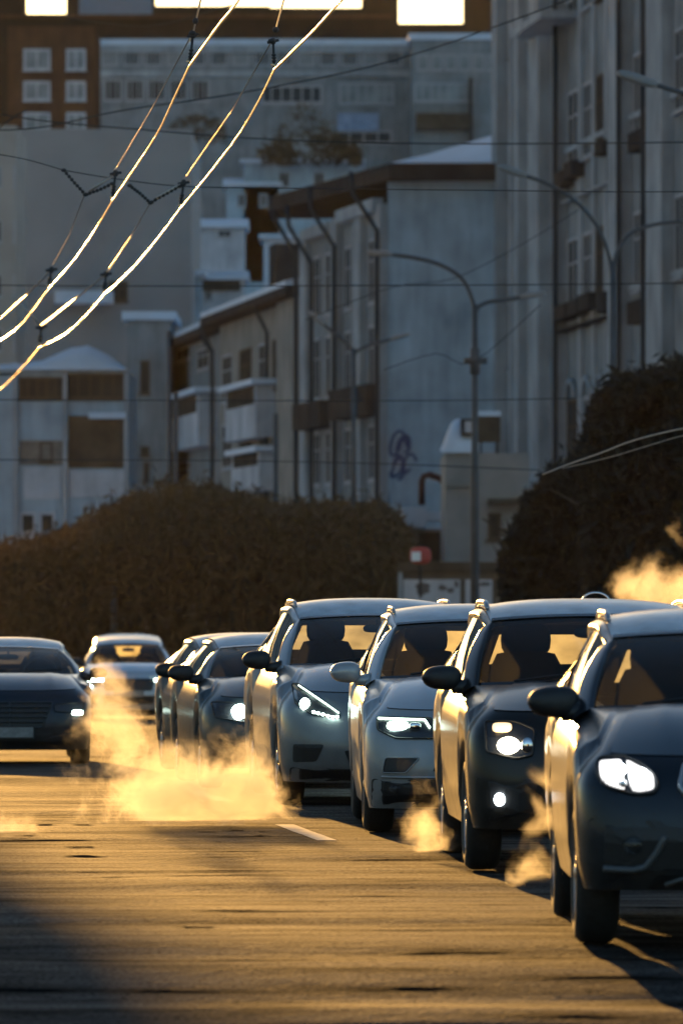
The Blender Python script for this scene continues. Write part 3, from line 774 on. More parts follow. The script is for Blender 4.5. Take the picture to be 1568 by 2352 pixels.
# fourth, grey crossover with boomerang lamps
p = paint('paint_grey', (0.20, 0.21, 0.215), 0.35, .38, .9)
c = car('crossover', 'grey crossover with slanted boomerang headlights and black grille, behind the silver one', .40, 59.6, radians(4.8), p,
        hw=.955, L=4.85, H=1.69, zh=.89, zbelt=1.12, zcowl=1.135, zb=.20, yA=1.62, ycowl=1.2, yW=2.2, zW=1.555, xW=.64, xA=.82, R=.36, bulge=.05, D=.55, n=3.0, axle=.98, wb=2.82, mw=.12, mm=M_BLACK)
hl = c.panel('headlight', [(-.84, 1.0), (-.80, 1.0), (-.49, .76), (-.50, .725), (-.72, .755), (-.84, .84)], M_HOUSE, .012, .006, M_BLACK)
c.strip('light_bar', [(-.80, .985), (-.50, .765)], .006, M_COOLSTRIP, .03, hl)
c.lens('bulb', -.765, .835, .042, .05, M_COOL, .03, hl)
for k in range(6): c.lens('running_light', -.70 + .037 * k, .772 - .010 * k + (.012 if k == 5 else 0), .014, .011, M_COOL, .028, hl)
g = c.panel('grille', [(-.40, .90), (0, .92), (0, .55), (-.26, .56)], M_BLACK, .01, .018, M_CHROME)
for k in range(5): c.strip('slat', [(-.36 + .025 * k, .84 - .055 * k), (0, .84 - .055 * k)], .008, M_SATIN, .03, g)
c.panel('bumper_recess', [(-.86, .51), (-.62, .51), (-.68, .37), (-.86, .36)], M_BLACK, .006)
c.panel('lower_intake', [(-.46, .46), (0, .46), (0, .32), (-.40, .32)], M_BLACK, .006)
c.panel('bumper_lip', [(-.88, .32), (0, .30), (0, .21), (-.88, .21)], M_BLACK, .006)
c.plate(.46); c.rails(M_SATIN, r=.024, lift=.05)
CAR4 = c

# fifth, dark hatchback, one lamp glaring
p = paint('paint_teal', (0.05, 0.062, 0.066), 0.4, .32)
c = car('hatchback', 'dark hatchback with glaring white headlight, half hidden by the grey crossover', -.44, 66.3, radians(6), p,
        hw=.885, L=4.2, H=1.41, zh=.80, zbelt=.99, zcowl=1.0, zb=.2, yA=1.40, ycowl=1.1, yW=2.05, zW=1.305, xW=.56, xA=.77, R=.31, bulge=.04, wb=2.55, axle=.85, rear=REAR_DIM, mm=M_BLACK, mw=.12, yR=3.6, rearz=1.24)
hl = c.panel('headlight', [(-.80, .80), (-.62, .80), (-.44, .70), (-.50, .62), (-.78, .66)], M_HOUSE, .01, .006, M_BLACK)
c.lens('bulb', -.56, .71, .075, .07, M_HOT, .03, hl)
c.panel('grille', [(-.40, .70), (0, .72), (0, .55), (-.36, .55)], M_BLACK, .008, .01, M_CHROME)
c.panel('lower_intake', [(-.7, .42), (0, .42), (0, .27), (-.66, .27)], M_BLACK, .006)
c.plate(.48)
# sixth, dark car just behind it
p = paint('paint_charcoal', (0.03, 0.031, 0.034), 0.4, .32)
c = car('hatchback', 'charcoal hatchback tucked behind the dark hatchback, only its sunlit flank and pillar showing', -.735, 73.2, radians(6.6), p,
        hw=.88, L=4.2, H=1.43, zh=.80, zbelt=1.0, zcowl=1.01, zb=.2, yA=1.40, ycowl=1.1, yW=2.0, zW=1.32, xW=.57, xA=.77, R=.31, bulge=.04, wb=2.55, axle=.85, rear=REAR_DIM, mm=M_BLACK, mw=.12, yR=3.6, rearz=1.26)
c.panel('headlight', [(-.80, .78), (-.60, .78), (-.44, .70), (-.50, .62), (-.78, .66)], M_HOUSE, .01, .006, M_BLACK)
c.panel('grille', [(-.40, .70), (0, .72), (0, .55), (-.36, .55)], M_BLACK, .008)
c.panel('lower_intake', [(-.7, .42), (0, .42), (0, .27), (-.66, .27)], M_BLACK, .006)
# far white car
p = paint('paint_white', (0.5, 0.52, 0.56), 0.2, .35, .5)
c = car('hatchback', 'pale car far down the road with hook shaped running lights and yellow rear glass', -4.0, 136, radians(2), p,
        hw=.90, L=4.4, H=1.52, zh=.86, zbelt=1.02, zcowl=1.04, zb=.2, yA=1.40, ycowl=1.12, yW=1.95, zW=1.42, xW=.58, xA=.78, R=.33, bulge=.05, mm=M_BLACK)
hl = c.panel('headlight', [(-.84, .76), (-.52, .80), (-.5, .66), (-.82, .62)], M_HOUSE, .01, .006, M_BLACK)
c.strip('light_bar', [(-.48, .755), (-.80, .755), (-.815, .66), (-.70, .63)], .022, M_COOL, .03, hl)
c.panel('grille', [(-.5, .78), (0, .78), (0, .55), (-.44, .55)], M_BLACK, .008)
c.panel('bumper_recess', [(-.82, .48), (-.56, .48), (-.6, .32), (-.82, .32)], M_BLACK, .006)
c.panel('lower_intake', [(-.5, .46), (0, .46), (0, .3), (-.46, .3)], M_BLACK, .006); c.plate(.5)
# dark blue saloon, left
p = paint('paint_navy', (0.022, 0.033, 0.045), 0.5, .3)
c = car('saloon', 'dark blue saloon car at the left edge, one small low lamp lit', -3.72, 81, radians(3), p,
        hw=.915, L=4.8, H=1.40, zh=.80, zbelt=.98, zcowl=.985, zb=.17, yA=1.62, ycowl=1.3, yW=2.3, zW=1.30, xW=.57, xA=.79, R=.325, bulge=.055, wb=2.8, axle=.9, rear=REAR_DIM, mm=M_BLACK, yR=3.75, rearz=1.25, mz=.02, mx=.1, mw=.1, mh=.07)
hl = c.panel('headlight', [(-.84, .70), (-.50, .68), (-.50, .60), (-.80, .58)], M_HOUSE, .01, .006, M_BLACK)
c.lens('bulb', -.75, .585, .065, .026, M_COOL, .03, hl, 3.0)
g = c.panel('grille', [(-.48, .70), (0, .70), (0, .42), (-.36, .42)], M_BLACK, .008, .010, M_TRIM)
for k in range(4): c.strip('slat', [(-.45 + .02 * k, .65 - .055 * k), (0, .65 - .055 * k)], .009, M_TRIM, .028, g)
c.panel('lower_intake', [(-.75, .36), (0, .36), (0, .22), (-.7, .22)], M_BLACK, .006)
c.plate(.37)
# roof of one more car beyond the sixth
p = paint('paint_slate', (0.10, 0.12, 0.14), 0.4, .35)
c = car('saloon', 'slate car farthest down the road, roof showing between the pale car and the charcoal one', -3.55, 205, radians(2), p, hw=.9, H=1.42, zbelt=1.0, zcowl=1.0, zW=1.32, zh=.8, R=.32, mm=M_BLACK, rear=REAR_DIM, rearz=1.27, yR=3.6)

# ------------------------------------------------------------------ town
W_GREY = wall_mat('grey_render', (0.22, 0.235, 0.24))
W_COOL = wall_mat('cool_plaster', (0.31, 0.385, 0.435))
W_WARM = wall_mat('warm_plaster', (0.25, 0.235, 0.21))
W_PALE = wall_mat('pale_plaster', (0.42, 0.43, 0.45))
W_PIL = wall_mat('pilaster_stone', (0.30, 0.32, 0.33))
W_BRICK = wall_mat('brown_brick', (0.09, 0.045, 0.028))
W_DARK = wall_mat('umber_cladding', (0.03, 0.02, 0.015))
M_TIN = mat('dark_tin', (0.05, 0.045, 0.042), 0.9, spec=0, var=0.25, scale=0.8)
M_FRAME = mat('window_frame', (0.33, 0.34, 0.35), 0.8, spec=0)
M_FRAME_D = mat('window_frame_brown', (0.10, 0.075, 0.055), 0.8, spec=0)
M_PANE = mat('window_pane', (0.05, 0.055, 0.058), 0.6, spec=0, var=0.3, scale=0.7)
M_PANE_B = mat('window_pane_brown', (0.06, 0.05, 0.04), 0.6, spec=0, var=0.4, scale=0.6)
M_PANE_P = mat('window_pane_pale', (0.22, 0.24, 0.24), 0.6, spec=0, var=0.35, scale=0.5)
M_PIPE = mat('drainpipe', (0.05, 0.055, 0.06), 0.8, spec=0)
M_WOOD = mat('brown_boards', (0.085, 0.066, 0.048), 0.9, spec=0, var=0.3, scale=1.2)
M_FRESH = mat('roof_snow', (0.50, 0.56, 0.63), 0.85, var=0.08, scale=0.7, bump=0.4, bscale=1.2)

class Facade:
    """a block whose street face runs from A to B (X, distance), seen from the camera side"""
    def __init__(s, name, label, A, B, depth, z0, z1, m, cat='building', roof=None, group=None):
        s.A, s.B = Vector((A[0], A[1], 0)), Vector((B[0], B[1], 0)); s.z0, s.z1 = z0, z1
        s.U = (s.B - s.A).normalized(); s.N = Vector((s.U.y, -s.U.x, 0)); s.Ln = (s.B - s.A).length
        if s.N.dot(Vector((0, 0, 0)) - s.A) < 0: s.N = -s.N
        s.root = empty(name, (s.A.x, s.A.y, z0)); s.root.rotation_euler = (0, 0, atan2(s.U.y, s.U.x))
        s.sg = 1 if (Vector((0, 0, 1)).cross(s.U)).dot(s.N) < 0 else -1      # local -y (or +y) is outside
        tag(s.root, label, cat, group)
        s.dep = depth
        s.box('wall', 0, s.Ln, 0, -depth, 0, z1 - z0, m)
        if roof: s.box('roof', -.3, s.Ln + .3, .35, -depth - .3, z1 - z0, z1 - z0 + roof, M_FRESH)
    def box(s, name, u0, u1, o0, o1, h0, h1, m, parent=None):
        """u along the face, o outwards, h above the base"""
        b = MB(); y0, y1 = -o0 * s.sg, -o1 * s.sg; b.box(u0, u1, min(y0, y1), max(y0, y1), h0, h1)
        return b.build(name, m, parent or s.root)
    def u_of(s, x):
        k = (x - CX) / F      # X = k d
        return (k * s.A.y - s.A.x) / (s.U.x - k * s.U.y)
    def d_of(s, u): return s.A.y + s.U.y * u
    def h_of(s, y, u): return CZ + (HY - y) / F * s.d_of(u) - s.z0
    def win(s, u0, u1, h0, h1, frame=M_FRAME, pane=M_PANE, nx=2, ny=2, t=.09, proud=.06, sill=True):
        w, h = u1 - u0, h1 - h0
        b = MB(); y = -s.sg * proud
        def bar(a0, a1, c0, c1, pr=proud):
            yy = -s.sg * pr; b.box(a0, a1, min(0, yy), max(0, yy), c0, c1)
        bar(0, t, 0, h); bar(w - t, w, 0, h); bar(t, w - t, 0, t); bar(t, w - t, h - t, h)
        for i in range(1, nx): bar(w * i / nx - t * .35, w * i / nx + t * .35, t, h - t, proud * .8)
        if ny > 1: bar(t, w - t, h * .66 - t * .3, h * .66 + t * .3, proud * .7)
        if sill: bar(-.08, w + .08, -.08, 0, proud * 2.2)
        o = b.build('window', frame, s.root); o.location = (u0, 0, h0)
        g = MB(); yy = -s.sg * .012; g.box(t * .5, w - t * .5, min(0, yy), max(0, yy), t * .5, h - t * .5)
        g.build('pane', pane, o)
        return o
    def win_px(s, x0, y0, x1, y1, **k):
        u0, u1 = sorted((s.u_of(x0), s.u_of(x1))); um = (u0 + u1) / 2
        return s.win(u0, u1, s.h_of(y1, um), s.h_of(y0, um), **k)
    def box_px(s, name, x0, y0, x1, y1, o0, o1, m, parent=None):
        u0, u1 = sorted((s.u_of(x0), s.u_of(x1))); um = (u0 + u1) / 2
        return s.box(name, u0, u1, o0, o1, s.h_of(y1, um), s.h_of(y0, um), m, parent)

def flat(name, label, x0, x1, ytop, d, m, depth=14, zb=None, **k):
    z0 = land_z(0, d) - 2 if zb is None else zb
    return Facade(name, label, ((x0 - CX) / F * d, d), ((x1 - CX) / F * d, d), depth, z0, CZ + (HY - ytop) / F * d, m, **k)

# --- right side of the street: long office block in two sections
def aconds(f, lst):
    for (x0, y0, x1, y1) in lst: f.box_px('air_conditioner', x0, y0, x1, y1, .02, .55, M_TIN)
def pil(f, x0, x1, z1=None, o=.5, m=W_PIL):
    u0, u1 = sorted((f.u_of(x0), f.u_of(x1))); f.box('pilaster', u0, u1, .0, o, 0, (f.z1 - f.z0) if z1 is None else z1, m)
f = Facade('office_block', 'grey office block with tall pilasters and tall windows on the right of the street', (9.45, 302), (13.4, 254), 18, -5, 36, W_GREY)
for x0, x1 in ((1293, 1302), (1420, 1450), (1508, 1545)): pil(f, x0, x1, o=.45)
for x0, x1 in ((1334, 1341), (1365, 1371), (1394, 1400)): pil(f, x0, x1, o=.16)
rows = [(22.1, 19.0), (16.0, 12.9), (9.3, 6.0)]
for ci, (x0, x1) in enumerate(((1306, 1331), (1342, 1363), (1373, 1393), (1402, 1418), (1458, 1478), (1484, 1505), (1552, 1575))):
    for (a, b) in rows + [(28.2, 25.1)]:
        u0, u1 = sorted((f.u_of(x0), f.u_of(x1)))
        f.win(u0, u1, b - f.z0, a - f.z0, nx=2, ny=3, t=.14, proud=.1, frame=M_FRAME if (ci + int(a)) % 3 else M_FRAME_D)
for h in (5, 11.2, 17.6, 24.2, 30.4): f.box('string_course', 0, f.Ln, 0, .14, h + .4, h + .62, W_PIL)
for x in (1303, 1451, 1508): 
    u = f.u_of(x); b = MB(); b.tube([Vector((u, -.55 * f.sg, 0)), Vector((u, -.55 * f.sg, 40))], .09, 6); b.build('drainpipe', M_PIPE, f.root, True)
f.box_px('canopy', 1268, 44, 1330, 62, 0, 1.6, W_PIL)
aconds(f, [(1298, 395, 1318, 430), (1322, 372, 1342, 410), (1395, 325, 1416, 355), (1472, 300, 1506, 345), (1300, 700, 1325, 735), (1330, 690, 1352, 725), (1356, 675, 1380, 712), (1398, 672, 1418, 718), (1470, 690, 1504, 742)])
f.box_px('ledge', 1296, 742, 1420, 748, 0, .5, M_TIN); f.box_px('ledge', 1296, 440, 1420, 445, 0, .3, W_PIL)
for x in (1316, 1352, 1383, 1410):
    u = f.u_of(x); b = MB(); w = abs(f.u_of(x - 9) - f.u_of(x + 9)) / 2
    pts = [Vector((u + w * cos(a), -.14 * f.sg, 9.3 - f.z0 + w * .55 * sin(a))) for a in [pi * i / 10 for i in range(11)]]
    b.tube(pts, .12, 6); b.build('arch_moulding', W_PIL, f.root, True)
f2 = Facade('office_block', 'grey wing of narrow pilasters between the blank end wall and the drainpipe recess', (7.0, 335), (9.0, 308), 18, -5, 36, W_GREY)
for x0, x1 in ((1153, 1164), (1192, 1198), (1204, 1214), (1238, 1262)): pil(f2, x0, x1, o=.5)
for (a, b) in [(28.0, 25.4), (24.2, 21.6), (19.5, 16.5), (14.2, 11.4), (9.0, 6.0)]:
    for (x0, x1) in ((1168, 1188), (1217, 1234)):
        u0, u1 = sorted((f2.u_of(x0), f2.u_of(x1))); f2.win(u0, u1, b - f2.z0, a - f2.z0, nx=2, ny=2, t=.12, frame=M_FRAME_D, pane=M_PANE_B)
f2.box_px('cornice', 1235, 70, 1262, 48, 0, 1.2, W_PIL)
# dark fill coloured for the shaded gap between the wings, with its drainpipe
f3 = Facade('dark_gap_fill', 'dark fill for the shaded gap with drainpipe between two wings of the office block', (9.0, 312), (9.9, 309), 12, -5, 36, M_TIN)
b = MB(); b.tube([Vector((.62, -.3 * f3.sg, 0)), Vector((.62, -.3 * f3.sg, 40))], .14, 8); b.build('drainpipe', M_PIPE, f3.root, True)
b = MB(); b.box(-.6, 1.0, *sorted((0, -1.6 * f3.sg)), 30.2, 30.6); b.build('canopy', W_PIL, f3.root)

# --- blank end wall house in the middle with deep eaves
ZE = 20.0
m1 = Facade('apartment_house', 'tall house with blank blue grey end wall, deep dark eaves and pilastered street front', (2.10, 330), (8.2, 329), 34, -5, ZE, W_COOL)
# street front, leaning away to the left: a second face of the same house
Af, Bf = Vector((-1.78, 357, 0)), Vector((2.10, 330, 0))
sub = Facade('x', None, (Bf.x, Bf.y), (Af.x, Af.y), 5, -5, ZE - 1.0, W_GREY)
sub.root.name = 'street_front'; sub.root.parent = m1.root; sub.root.matrix_parent_inverse = (Matrix.Translation(m1.root.location) @ m1.root.rotation_euler.to_matrix().to_4x4()).inverted()
if 'category' in sub.root: del sub.root['category']
# collect the street front into direct parts of the house
SUBS = [sub]
for x0, x1 in ((702, 716), (775, 787), (828, 842), (876, 890)): pil(sub, x0, x1, o=.35)
for (x0, x1) in ((722, 738), (750, 768), (793, 808), (848, 866)):
    for (a, b) in ((17.6, 14.6), (13.6, 10.6), (9.0, 6.4), (5.0, 2.2)):
        u0, u1 = sorted((sub.u_of(x0), sub.u_of(x1))); sub.win(u0, u1, b - sub.z0, a - sub.z0, nx=2, ny=2, t=.12, pane=M_PANE if x0 != 750 else M_PANE_B)
sub.box_px('frieze', 792, 470, 880, 500, 0, .5, W_PIL); sub.box_px('frieze', 712, 520, 770, 545, 0, .5, W_PIL)
sub.box_px('balcony', 797, 890, 884, 960, 0, .9, M_TIN); sub.box_px('balcony', 712, 925, 775, 985, 0, .9, M_TIN)
for (xa, ya, xb) in ((642, 500, 702), (700, 520, 738), (756, 480, 790), (850, 445, 890)):
    ub = sub.u_of(xb); ua = sub.u_of(xa)
    b = MB(); hb = sub.h_of(ya + 85, ub); ha = sub.h_of(ya, ub)
    b.tube([Vector((ub, -1.7 * sub.sg, ha + 1.0)), Vector((ub, -1.6 * sub.sg, ha)), Vector((ub, -.5 * sub.sg, hb)), Vector((ub, -.5 * sub.sg, 0))], .11, 8); b.build('drainpipe', M_PIPE, sub.root, True)
# the street front belongs straight to the house
def world_of(o): return Matrix.Translation(o.location) @ o.rotation_euler.to_matrix().to_4x4()
# roof: dark eaves slab with snow on the slope
rb = MB()
e = [Vector((8.4, 328.3, ZE)), Vector((2.2, 328.3, ZE)), Vector((-3.6, 357.5, ZE)), Vector((-3.6, 364, ZE)), Vector((8.4, 364, ZE))]
hi = [v + Vector((0, 0, .75)) for v in e]
inv = (Matrix.Translation(m1.root.location) @ m1.root.rotation_euler.to_matrix().to_4x4()).inverted()
n = len(e); rb.add([inv @ v for v in e + hi], [tuple(range(n)), tuple(range(2 * n - 1, n - 1, -1))] + [(i, n + i, n + (i + 1) % n, (i + 1) % n) for i in range(n)])
rb.build('eaves', M_TIN, m1.root)
rb = MB(); rg = [Vector((8.4, 345, ZE + 3.4)), Vector((4.2, 346, ZE + 2.2)), Vector((.2, 356, ZE + .9))]
hh = [v + Vector((0, 0, .004)) for v in hi]
vs = [inv @ v for v in [hh[0], hh[1], hh[2], rg[2], rg[1], rg[0], Vector((8.4, 364, ZE + .8)), Vector((-2.6, 364, ZE + .8))]]
rb.add(vs, [(0, 1, 4, 5), (1, 2, 3, 4), (3, 2, 7), (4, 3, 7, 6), (5, 4, 6)]); rb.build('roof', M_FRESH, m1.root)
SM, MI = world_of(sub.root), world_of(m1.root).inverted()
for ch in [o for o in COL.objects if o.parent is sub.root]:
    mb_ = SM @ Matrix.Translation(ch.location); ch.parent = m1.root; ch.matrix_parent_inverse = MI; ch.matrix_basis = mb_
bpy.data.objects.remove(sub.root)
# scrawl of blue paint low on the blank wall
rg_ = random.Random(21); M_GRAF = mat('blue_spray', (.045, .06, .13), .8)
for k in range(7):
    u = m1.u_of(rg_.uniform(902, 945)); h_ = m1.h_of(rg_.uniform(1015, 1095), u); b = MB(); pts = []
    a0 = rg_.uniform(0, 6); r_ = rg_.uniform(.25, .5)
    for i in range(12): pts.append(Vector((u + r_ * cos(a0 + i * .42) * (1 - i * .03), -.03 * m1.sg, h_ + r_ * 1.3 * sin(a0 + i * .5))))
    b.tube(pts, .07, 5); b.v = [Vector((v.x, -.03 * m1.sg + (v.y + .03 * m1.sg) * .1, v.z)) for v in b.v]; b.build('graffiti', M_GRAF, m1.root)

# --- lower row to the left of it
l2 = Facade('row_house', 'brownish four storey house with snow edged roof, left of the tall house', (-1.75, 358), (-6.75, 402), 14, -6, 15.9, W_WARM, roof=None)
def eave(f, snow=True, o=1.1):
    f.box('eaves', -.4, f.Ln + .2, o, -4, f.z1 - f.z0, f.z1 - f.z0 + .45, M_TIN)
    b = MB(); y0, y1, h = -o * f.sg, 6 * f.sg, f.z1 - f.z0
    vs = [Vector((u, y, z)) for u in (-.4, f.Ln + .2) for (y, z) in ((y0, h + .46), (y0, h + .72), (y1, h + 2.6), (y1, h + .46))]
    b.add(vs, [(0, 1, 5, 4), (1, 2, 6, 5), (2, 3, 7, 6), (0, 3, 2, 1), (4, 5, 6, 7)]); b.build('roof', M_FRESH if snow else M_TIN, f.root)
eave(l2)
pil(l2, 652, 698, o=.4, m=W_WARM)
for (x0, x1) in ((512, 534), (552, 578), (596, 618), (628, 648)):
    for (a, b) in ((14.2, 11.6), (10.4, 7.9), (6.6, 4.2), (3.0, .6)):
        u0, u1 = sorted((l2.u_of(x0), l2.u_of(x1))); l2.win(u0, u1, b - l2.z0, a - l2.z0, nx=2, t=.14, frame=M_FRAME_D if x0 in (552, 628) else M_FRAME, pane=M_PANE_B)
def balc(f, x0, y0, x1, y1):
    o = f.box_px('balcony', x0, y0 + 14, x1, y1, 0, 1.0, W_PALE); f.box_px('balcony_roof', x0 - 4, y0, x1 + 4, y0 + 12, 0, 1.3, M_FRESH)
    f.box_px('balcony_opening', x0 + 4, y0 + 13, x1 - 4, lerp(y0, y1, .42), .5, 1.02, M_PANE_B)
balc(l2, 560, 880, 632, 1010); balc(l2, 575, 1030, 640, 1130)
for x in (500, 626): 
    u = l2.u_of(x); b = MB(); b.tube([Vector((u, -1.0 * l2.sg, 22)), Vector((u, -.3 * l2.sg, 20.6)), Vector((u, -.3 * l2.sg, 0))], .1, 8); b.build('drainpipe', M_PIPE, l2.root, True)
b = MB(); q = l2.u_of(582); b.box(q - 1.6, q + 1.6, 2 * l2.sg - 1, 2 * l2.sg + 1, 22, 25.6); b.build('chimney', M_TIN, l2.root)
l1 = Facade('row_house', 'grey plastered house with rounded drainpipes beside the brownish house', (-6.8, 404), (-10.4, 440), 12, -6, 15.6, W_GREY)
eave(l1, True, .9)
for (x0, x1, y0, y1) in ((405, 438, 785, 830), (455, 480, 800, 850), (410, 436, 935, 985), (455, 482, 945, 1000), (412, 434, 1060, 1110)): l1.win_px(x0, y0, x1, y1, t=.14, frame=M_FRAME, pane=M_PANE_B, nx=2)
balc(l1, 432, 900, 496, 1030)
for x in (386, 496):
    u = l1.u_of(x); b = MB(); b.tube([Vector((u - 1.4, -.9 * l1.sg, 21.4)), Vector((u - .3, -.3 * l1.sg, 20.6)), Vector((u, -.25 * l1.sg, 19)), Vector((u, -.25 * l1.sg, 0))], .1, 8); b.build('drainpipe', M_PIPE, l1.root, True)
l0 = flat('row_house', 'flat grey gable wall with narrow slit windows left of the plastered house', 292, 392, 735, 425, W_GREY, zb=-6, roof=.5)
for (x0, x1, y0, y1) in ((322, 344, 828, 905), (322, 343, 1025, 1048), (330, 343, 1062, 1105)): l0.win_px(x0, y0, x1, y1, nx=1, ny=1, t=.12, frame=M_FRAME_D, pane=M_PANE_B)

# --- low building at the left with a snow heaped roof and window bands
la = flat('low_building', 'low building at the left with snow heaped roof and dark ribbon windows', -40, 291, 850, 300, W_COOL, zb=-6)
b = MB()
vs = []
NX = 26
for i in range(NX + 1):
    u = lerp(0, la.Ln, i / NX); xpx = lerp(-40, 291, i / NX)
    hgt = .25 + .75 * exp(-((xpx - 190) / 75) ** 2) + .12 * noise.noise(Vector((i * .6, 0, 0)))
    hgt *= 1 - ss(235, 295, xpx) * .75
    h = la.z1 - la.z0
    vs += [Vector((u, .5 * -la.sg, h)), Vector((u, .45 * -la.sg, h + hgt * .5)), Vector((u, -.2 * -la.sg, h + hgt)), Vector((u, -9 * -la.sg, h + hgt + .1))]
b.add(vs, grid_faces(NX + 1, 4)); b.build('roof', M_FRESH, la.root, True)
for (x0, x1, y0, y1, n) in ((44, 150, 866, 916, 5), (154, 288, 858, 916, 5)): la.win_px(x0, y0, x1, y1, nx=n, ny=1, t=.10, frame=M_FRAME_D, pane=M_PANE_B)
la.box_px('recess', 158, 955, 288, 1075, 0, .05, M_WOOD); la.box_px('snow_ledge', 205, 948, 290, 962, 0, .5, M_FRESH)
la.box_px('recess', 45, 1012, 158, 1068, 0, .04, mat('boards_grey', (.16, .14, .12), .85, var=.2))
la.win_px(92, 1014, 122, 1062, nx=1, ny=1, frame=M_FRAME_D, pane=M_PANE_B)
la.box_px('panel', 55, 1074, 142, 1146, 0, .08, W_PALE); la.box_px('panel', 158, 1080, 292, 1142, 0, .08, W_PALE)
for (x0, x1) in ((46, 84), (90, 128)): la.win_px(x0, 1176, x1, 1226, nx=1, ny=1, t=.12, frame=W_PALE, pane=M_PANE_B)
for x in (36, 150, 290): la.box_px('column', x - 5, 850, x + 5, 1260, 0, .3, W_PIL)
la.box_px('ledge', 40, 1228, 135, 1240, 0, .3, W_PALE)

# --- big plain wall behind it, and the strip of a pale building at the far left
ll = flat('apartment_block', 'wide plain grey wall of an apartment block behind the trolley wires', 40, 440, 296, 460, mat('plain_grey_plaster', (.25, .25, .25), .9, var=.1, scale=.3), zb=-6, depth=30)  # wall is one mottled grey plaster
for (x0, x1, y0, y1) in ((250, 294, 646, 694),): ll.win_px(x0, y0, x1, y1, nx=2, t=.14, frame=M_FRAME_D, pane=M_PANE_B)
ll.box_px('snow_ledge', 130, 672, 262, 700, 0, 3, M_FRESH)
lf = flat('apartment_block', 'narrow strip of pale block at the far left with slim windows', -120, 38, 288, 430, mat('sand_plaster', (.30, .28, .25), .9, var=.15, scale=.4), zb=-6, depth=14)
for y in range(380, 1200, 125):
    for (x0, x1) in ((-10, 6), (30, 37)): lf.win_px(x0, y, x1, y + 52, nx=1, ny=1, t=.1, pane=M_PANE_P if y == 380 else M_PANE_B)  # pale top panes put a lit window into the colour

# --- small snowy houses on the hillside
def house(label, x0, x1, yt, yb, d, m, roofh=.35, wins=(), pane=M_PANE_B):
    zb = CZ + (HY - yb) / F * d
    h = Facade('hill_house', label, ((x0 - CX) / F * d, d), ((x1 - CX) / F * d, d), 9, zb - 6, CZ + (HY - yt) / F * d, m, cat='house', group='small snowy houses on the hillside')
    L, H = h.Ln, h.z1 - h.z0; r = roofh * (yb - yt) / F * d
    b = MB(); y0, y1 = .5 * -h.sg, -9.5 * -h.sg; ym = (y0 + y1) / 2
    b.add([Vector((-.3, y0, H - .1)), Vector((L + .3, y0, H - .1)), Vector((L + .3, ym, H + r)), Vector((-.3, ym, H + r)), Vector((-.3, y1, H)), Vector((L + .3, y1, H)), Vector((-.3, y0, H + .2)), Vector((L + .3, y0, H + .2))],
          [(0, 1, 7, 6), (6, 7, 2, 3), (3, 2, 5, 4), (0, 6, 3, 4), (1, 5, 2, 7)]); b.build('roof', M_FRESH, h.root)
    for (a, b_, c, e_) in wins: h.win_px(a, c, b_, e_, nx=2, ny=1, t=.12, pane=pane)
    return h
house('pale long house on the slope below the ridge, grey front', 300, 462, 632, 705, 470, W_COOL, .25, ((330, 345, 650, 676), (395, 410, 650, 676)))
h = house('house with brown boarded front and dark door between pale walls', 460, 560, 640, 720, 475, W_PALE, .3, ((470, 488, 655, 690),)); h.box_px('boarding', 462, 640, 552, 668, 0, .3, M_WOOD)
house('pale house under the ridge with one small dark attic window', 420, 560, 520, 600, 520, W_PALE, .3, ((500, 532, 528, 546),))
house('pale square house beside the left chimney, snow on its flat top', 605, 690, 545, 650, 450, mat('pale_blue_plaster', (.5, .54, .6), .9, var=.08), .1)  # plaster is an even pale blue grey
house('low house on the upper slope near the second trolley wire', 330, 430, 470, 540, 560, W_COOL, .35, ((350, 372, 490, 515), (395, 412, 490, 515)))
house('house on the upper slope with pale blue front', 520, 640, 425, 500, 560, W_COOL, .3, ((545, 565, 445, 475), (595, 615, 445, 475)))
h = house('long shed with a thick line of snow under the dark thicket of the ridge', 560, 830, 372, 470, 560, W_COOL, .12, ((640, 665, 395, 430), (720, 745, 395, 430)))

# --- long institute on the hill, brown tower left of it, dark blocks on the skyline
bb = flat('institute', 'long grey two row institute on the hill with ribbon windows under a snow lined roof', 214, 945, 104, 650, W_GREY, depth=20, roof=.55)
bb.box('parapet', 0, bb.Ln, .3, 0, bb.z1 - bb.z0 - .7, bb.z1 - bb.z0, W_PIL)
for i in range(14):
    x = 232 + i * 50; bb.win_px(x, 114, x + 42, 152, nx=4, ny=1, t=.18, pane=M_PANE if i % 3 else M_PANE_P, sill=False)
for x in (240, 290, 340, 390, 440): bb.win_px(x, 182, x + 40, 232, nx=3, ny=1, t=.16, pane=M_PANE_B)
bb.win_px(778, 190, 905, 240, nx=6, ny=1, t=.2, pane=M_PANE_P); bb.win_px(600, 196, 740, 238, nx=6, ny=1, t=.2, pane=M_PANE)
bb.box('band', 0, bb.Ln, .25, 0, bb.h_of(176, 0), bb.h_of(162, 0), W_PIL)
bb.box_px('panel', 775, 260, 870, 300, 0, .2, mat('blue_panel', (.22, .30, .42), .7, var=.2)); bb.win_px(770, 300, 900, 330, nx=4, ny=1, t=.2)
bc = flat('institute', 'taller right end of the hill institute with bright pale panes and dark balconies', 945, 1165, 92, 640, W_GREY, depth=20, roof=.6)
for i in range(6): bc.win_px(957 + i * 32, 124, 984 + i * 32, 162, nx=1, ny=1, t=.16, pane=M_PANE_P)
bc.win_px(950, 190, 1088, 234, nx=7, ny=1, t=.2, pane=M_PANE_P); bc.box_px('balcony', 955, 262, 1085, 300, 0, 1.2, M_WOOD); bc.box_px('post', 1076, 180, 1084, 350, 0, 1.3, M_TIN)
bc.box_px('roof_unit', 1030, 70, 1060, 92, -4, -8, W_PIL)
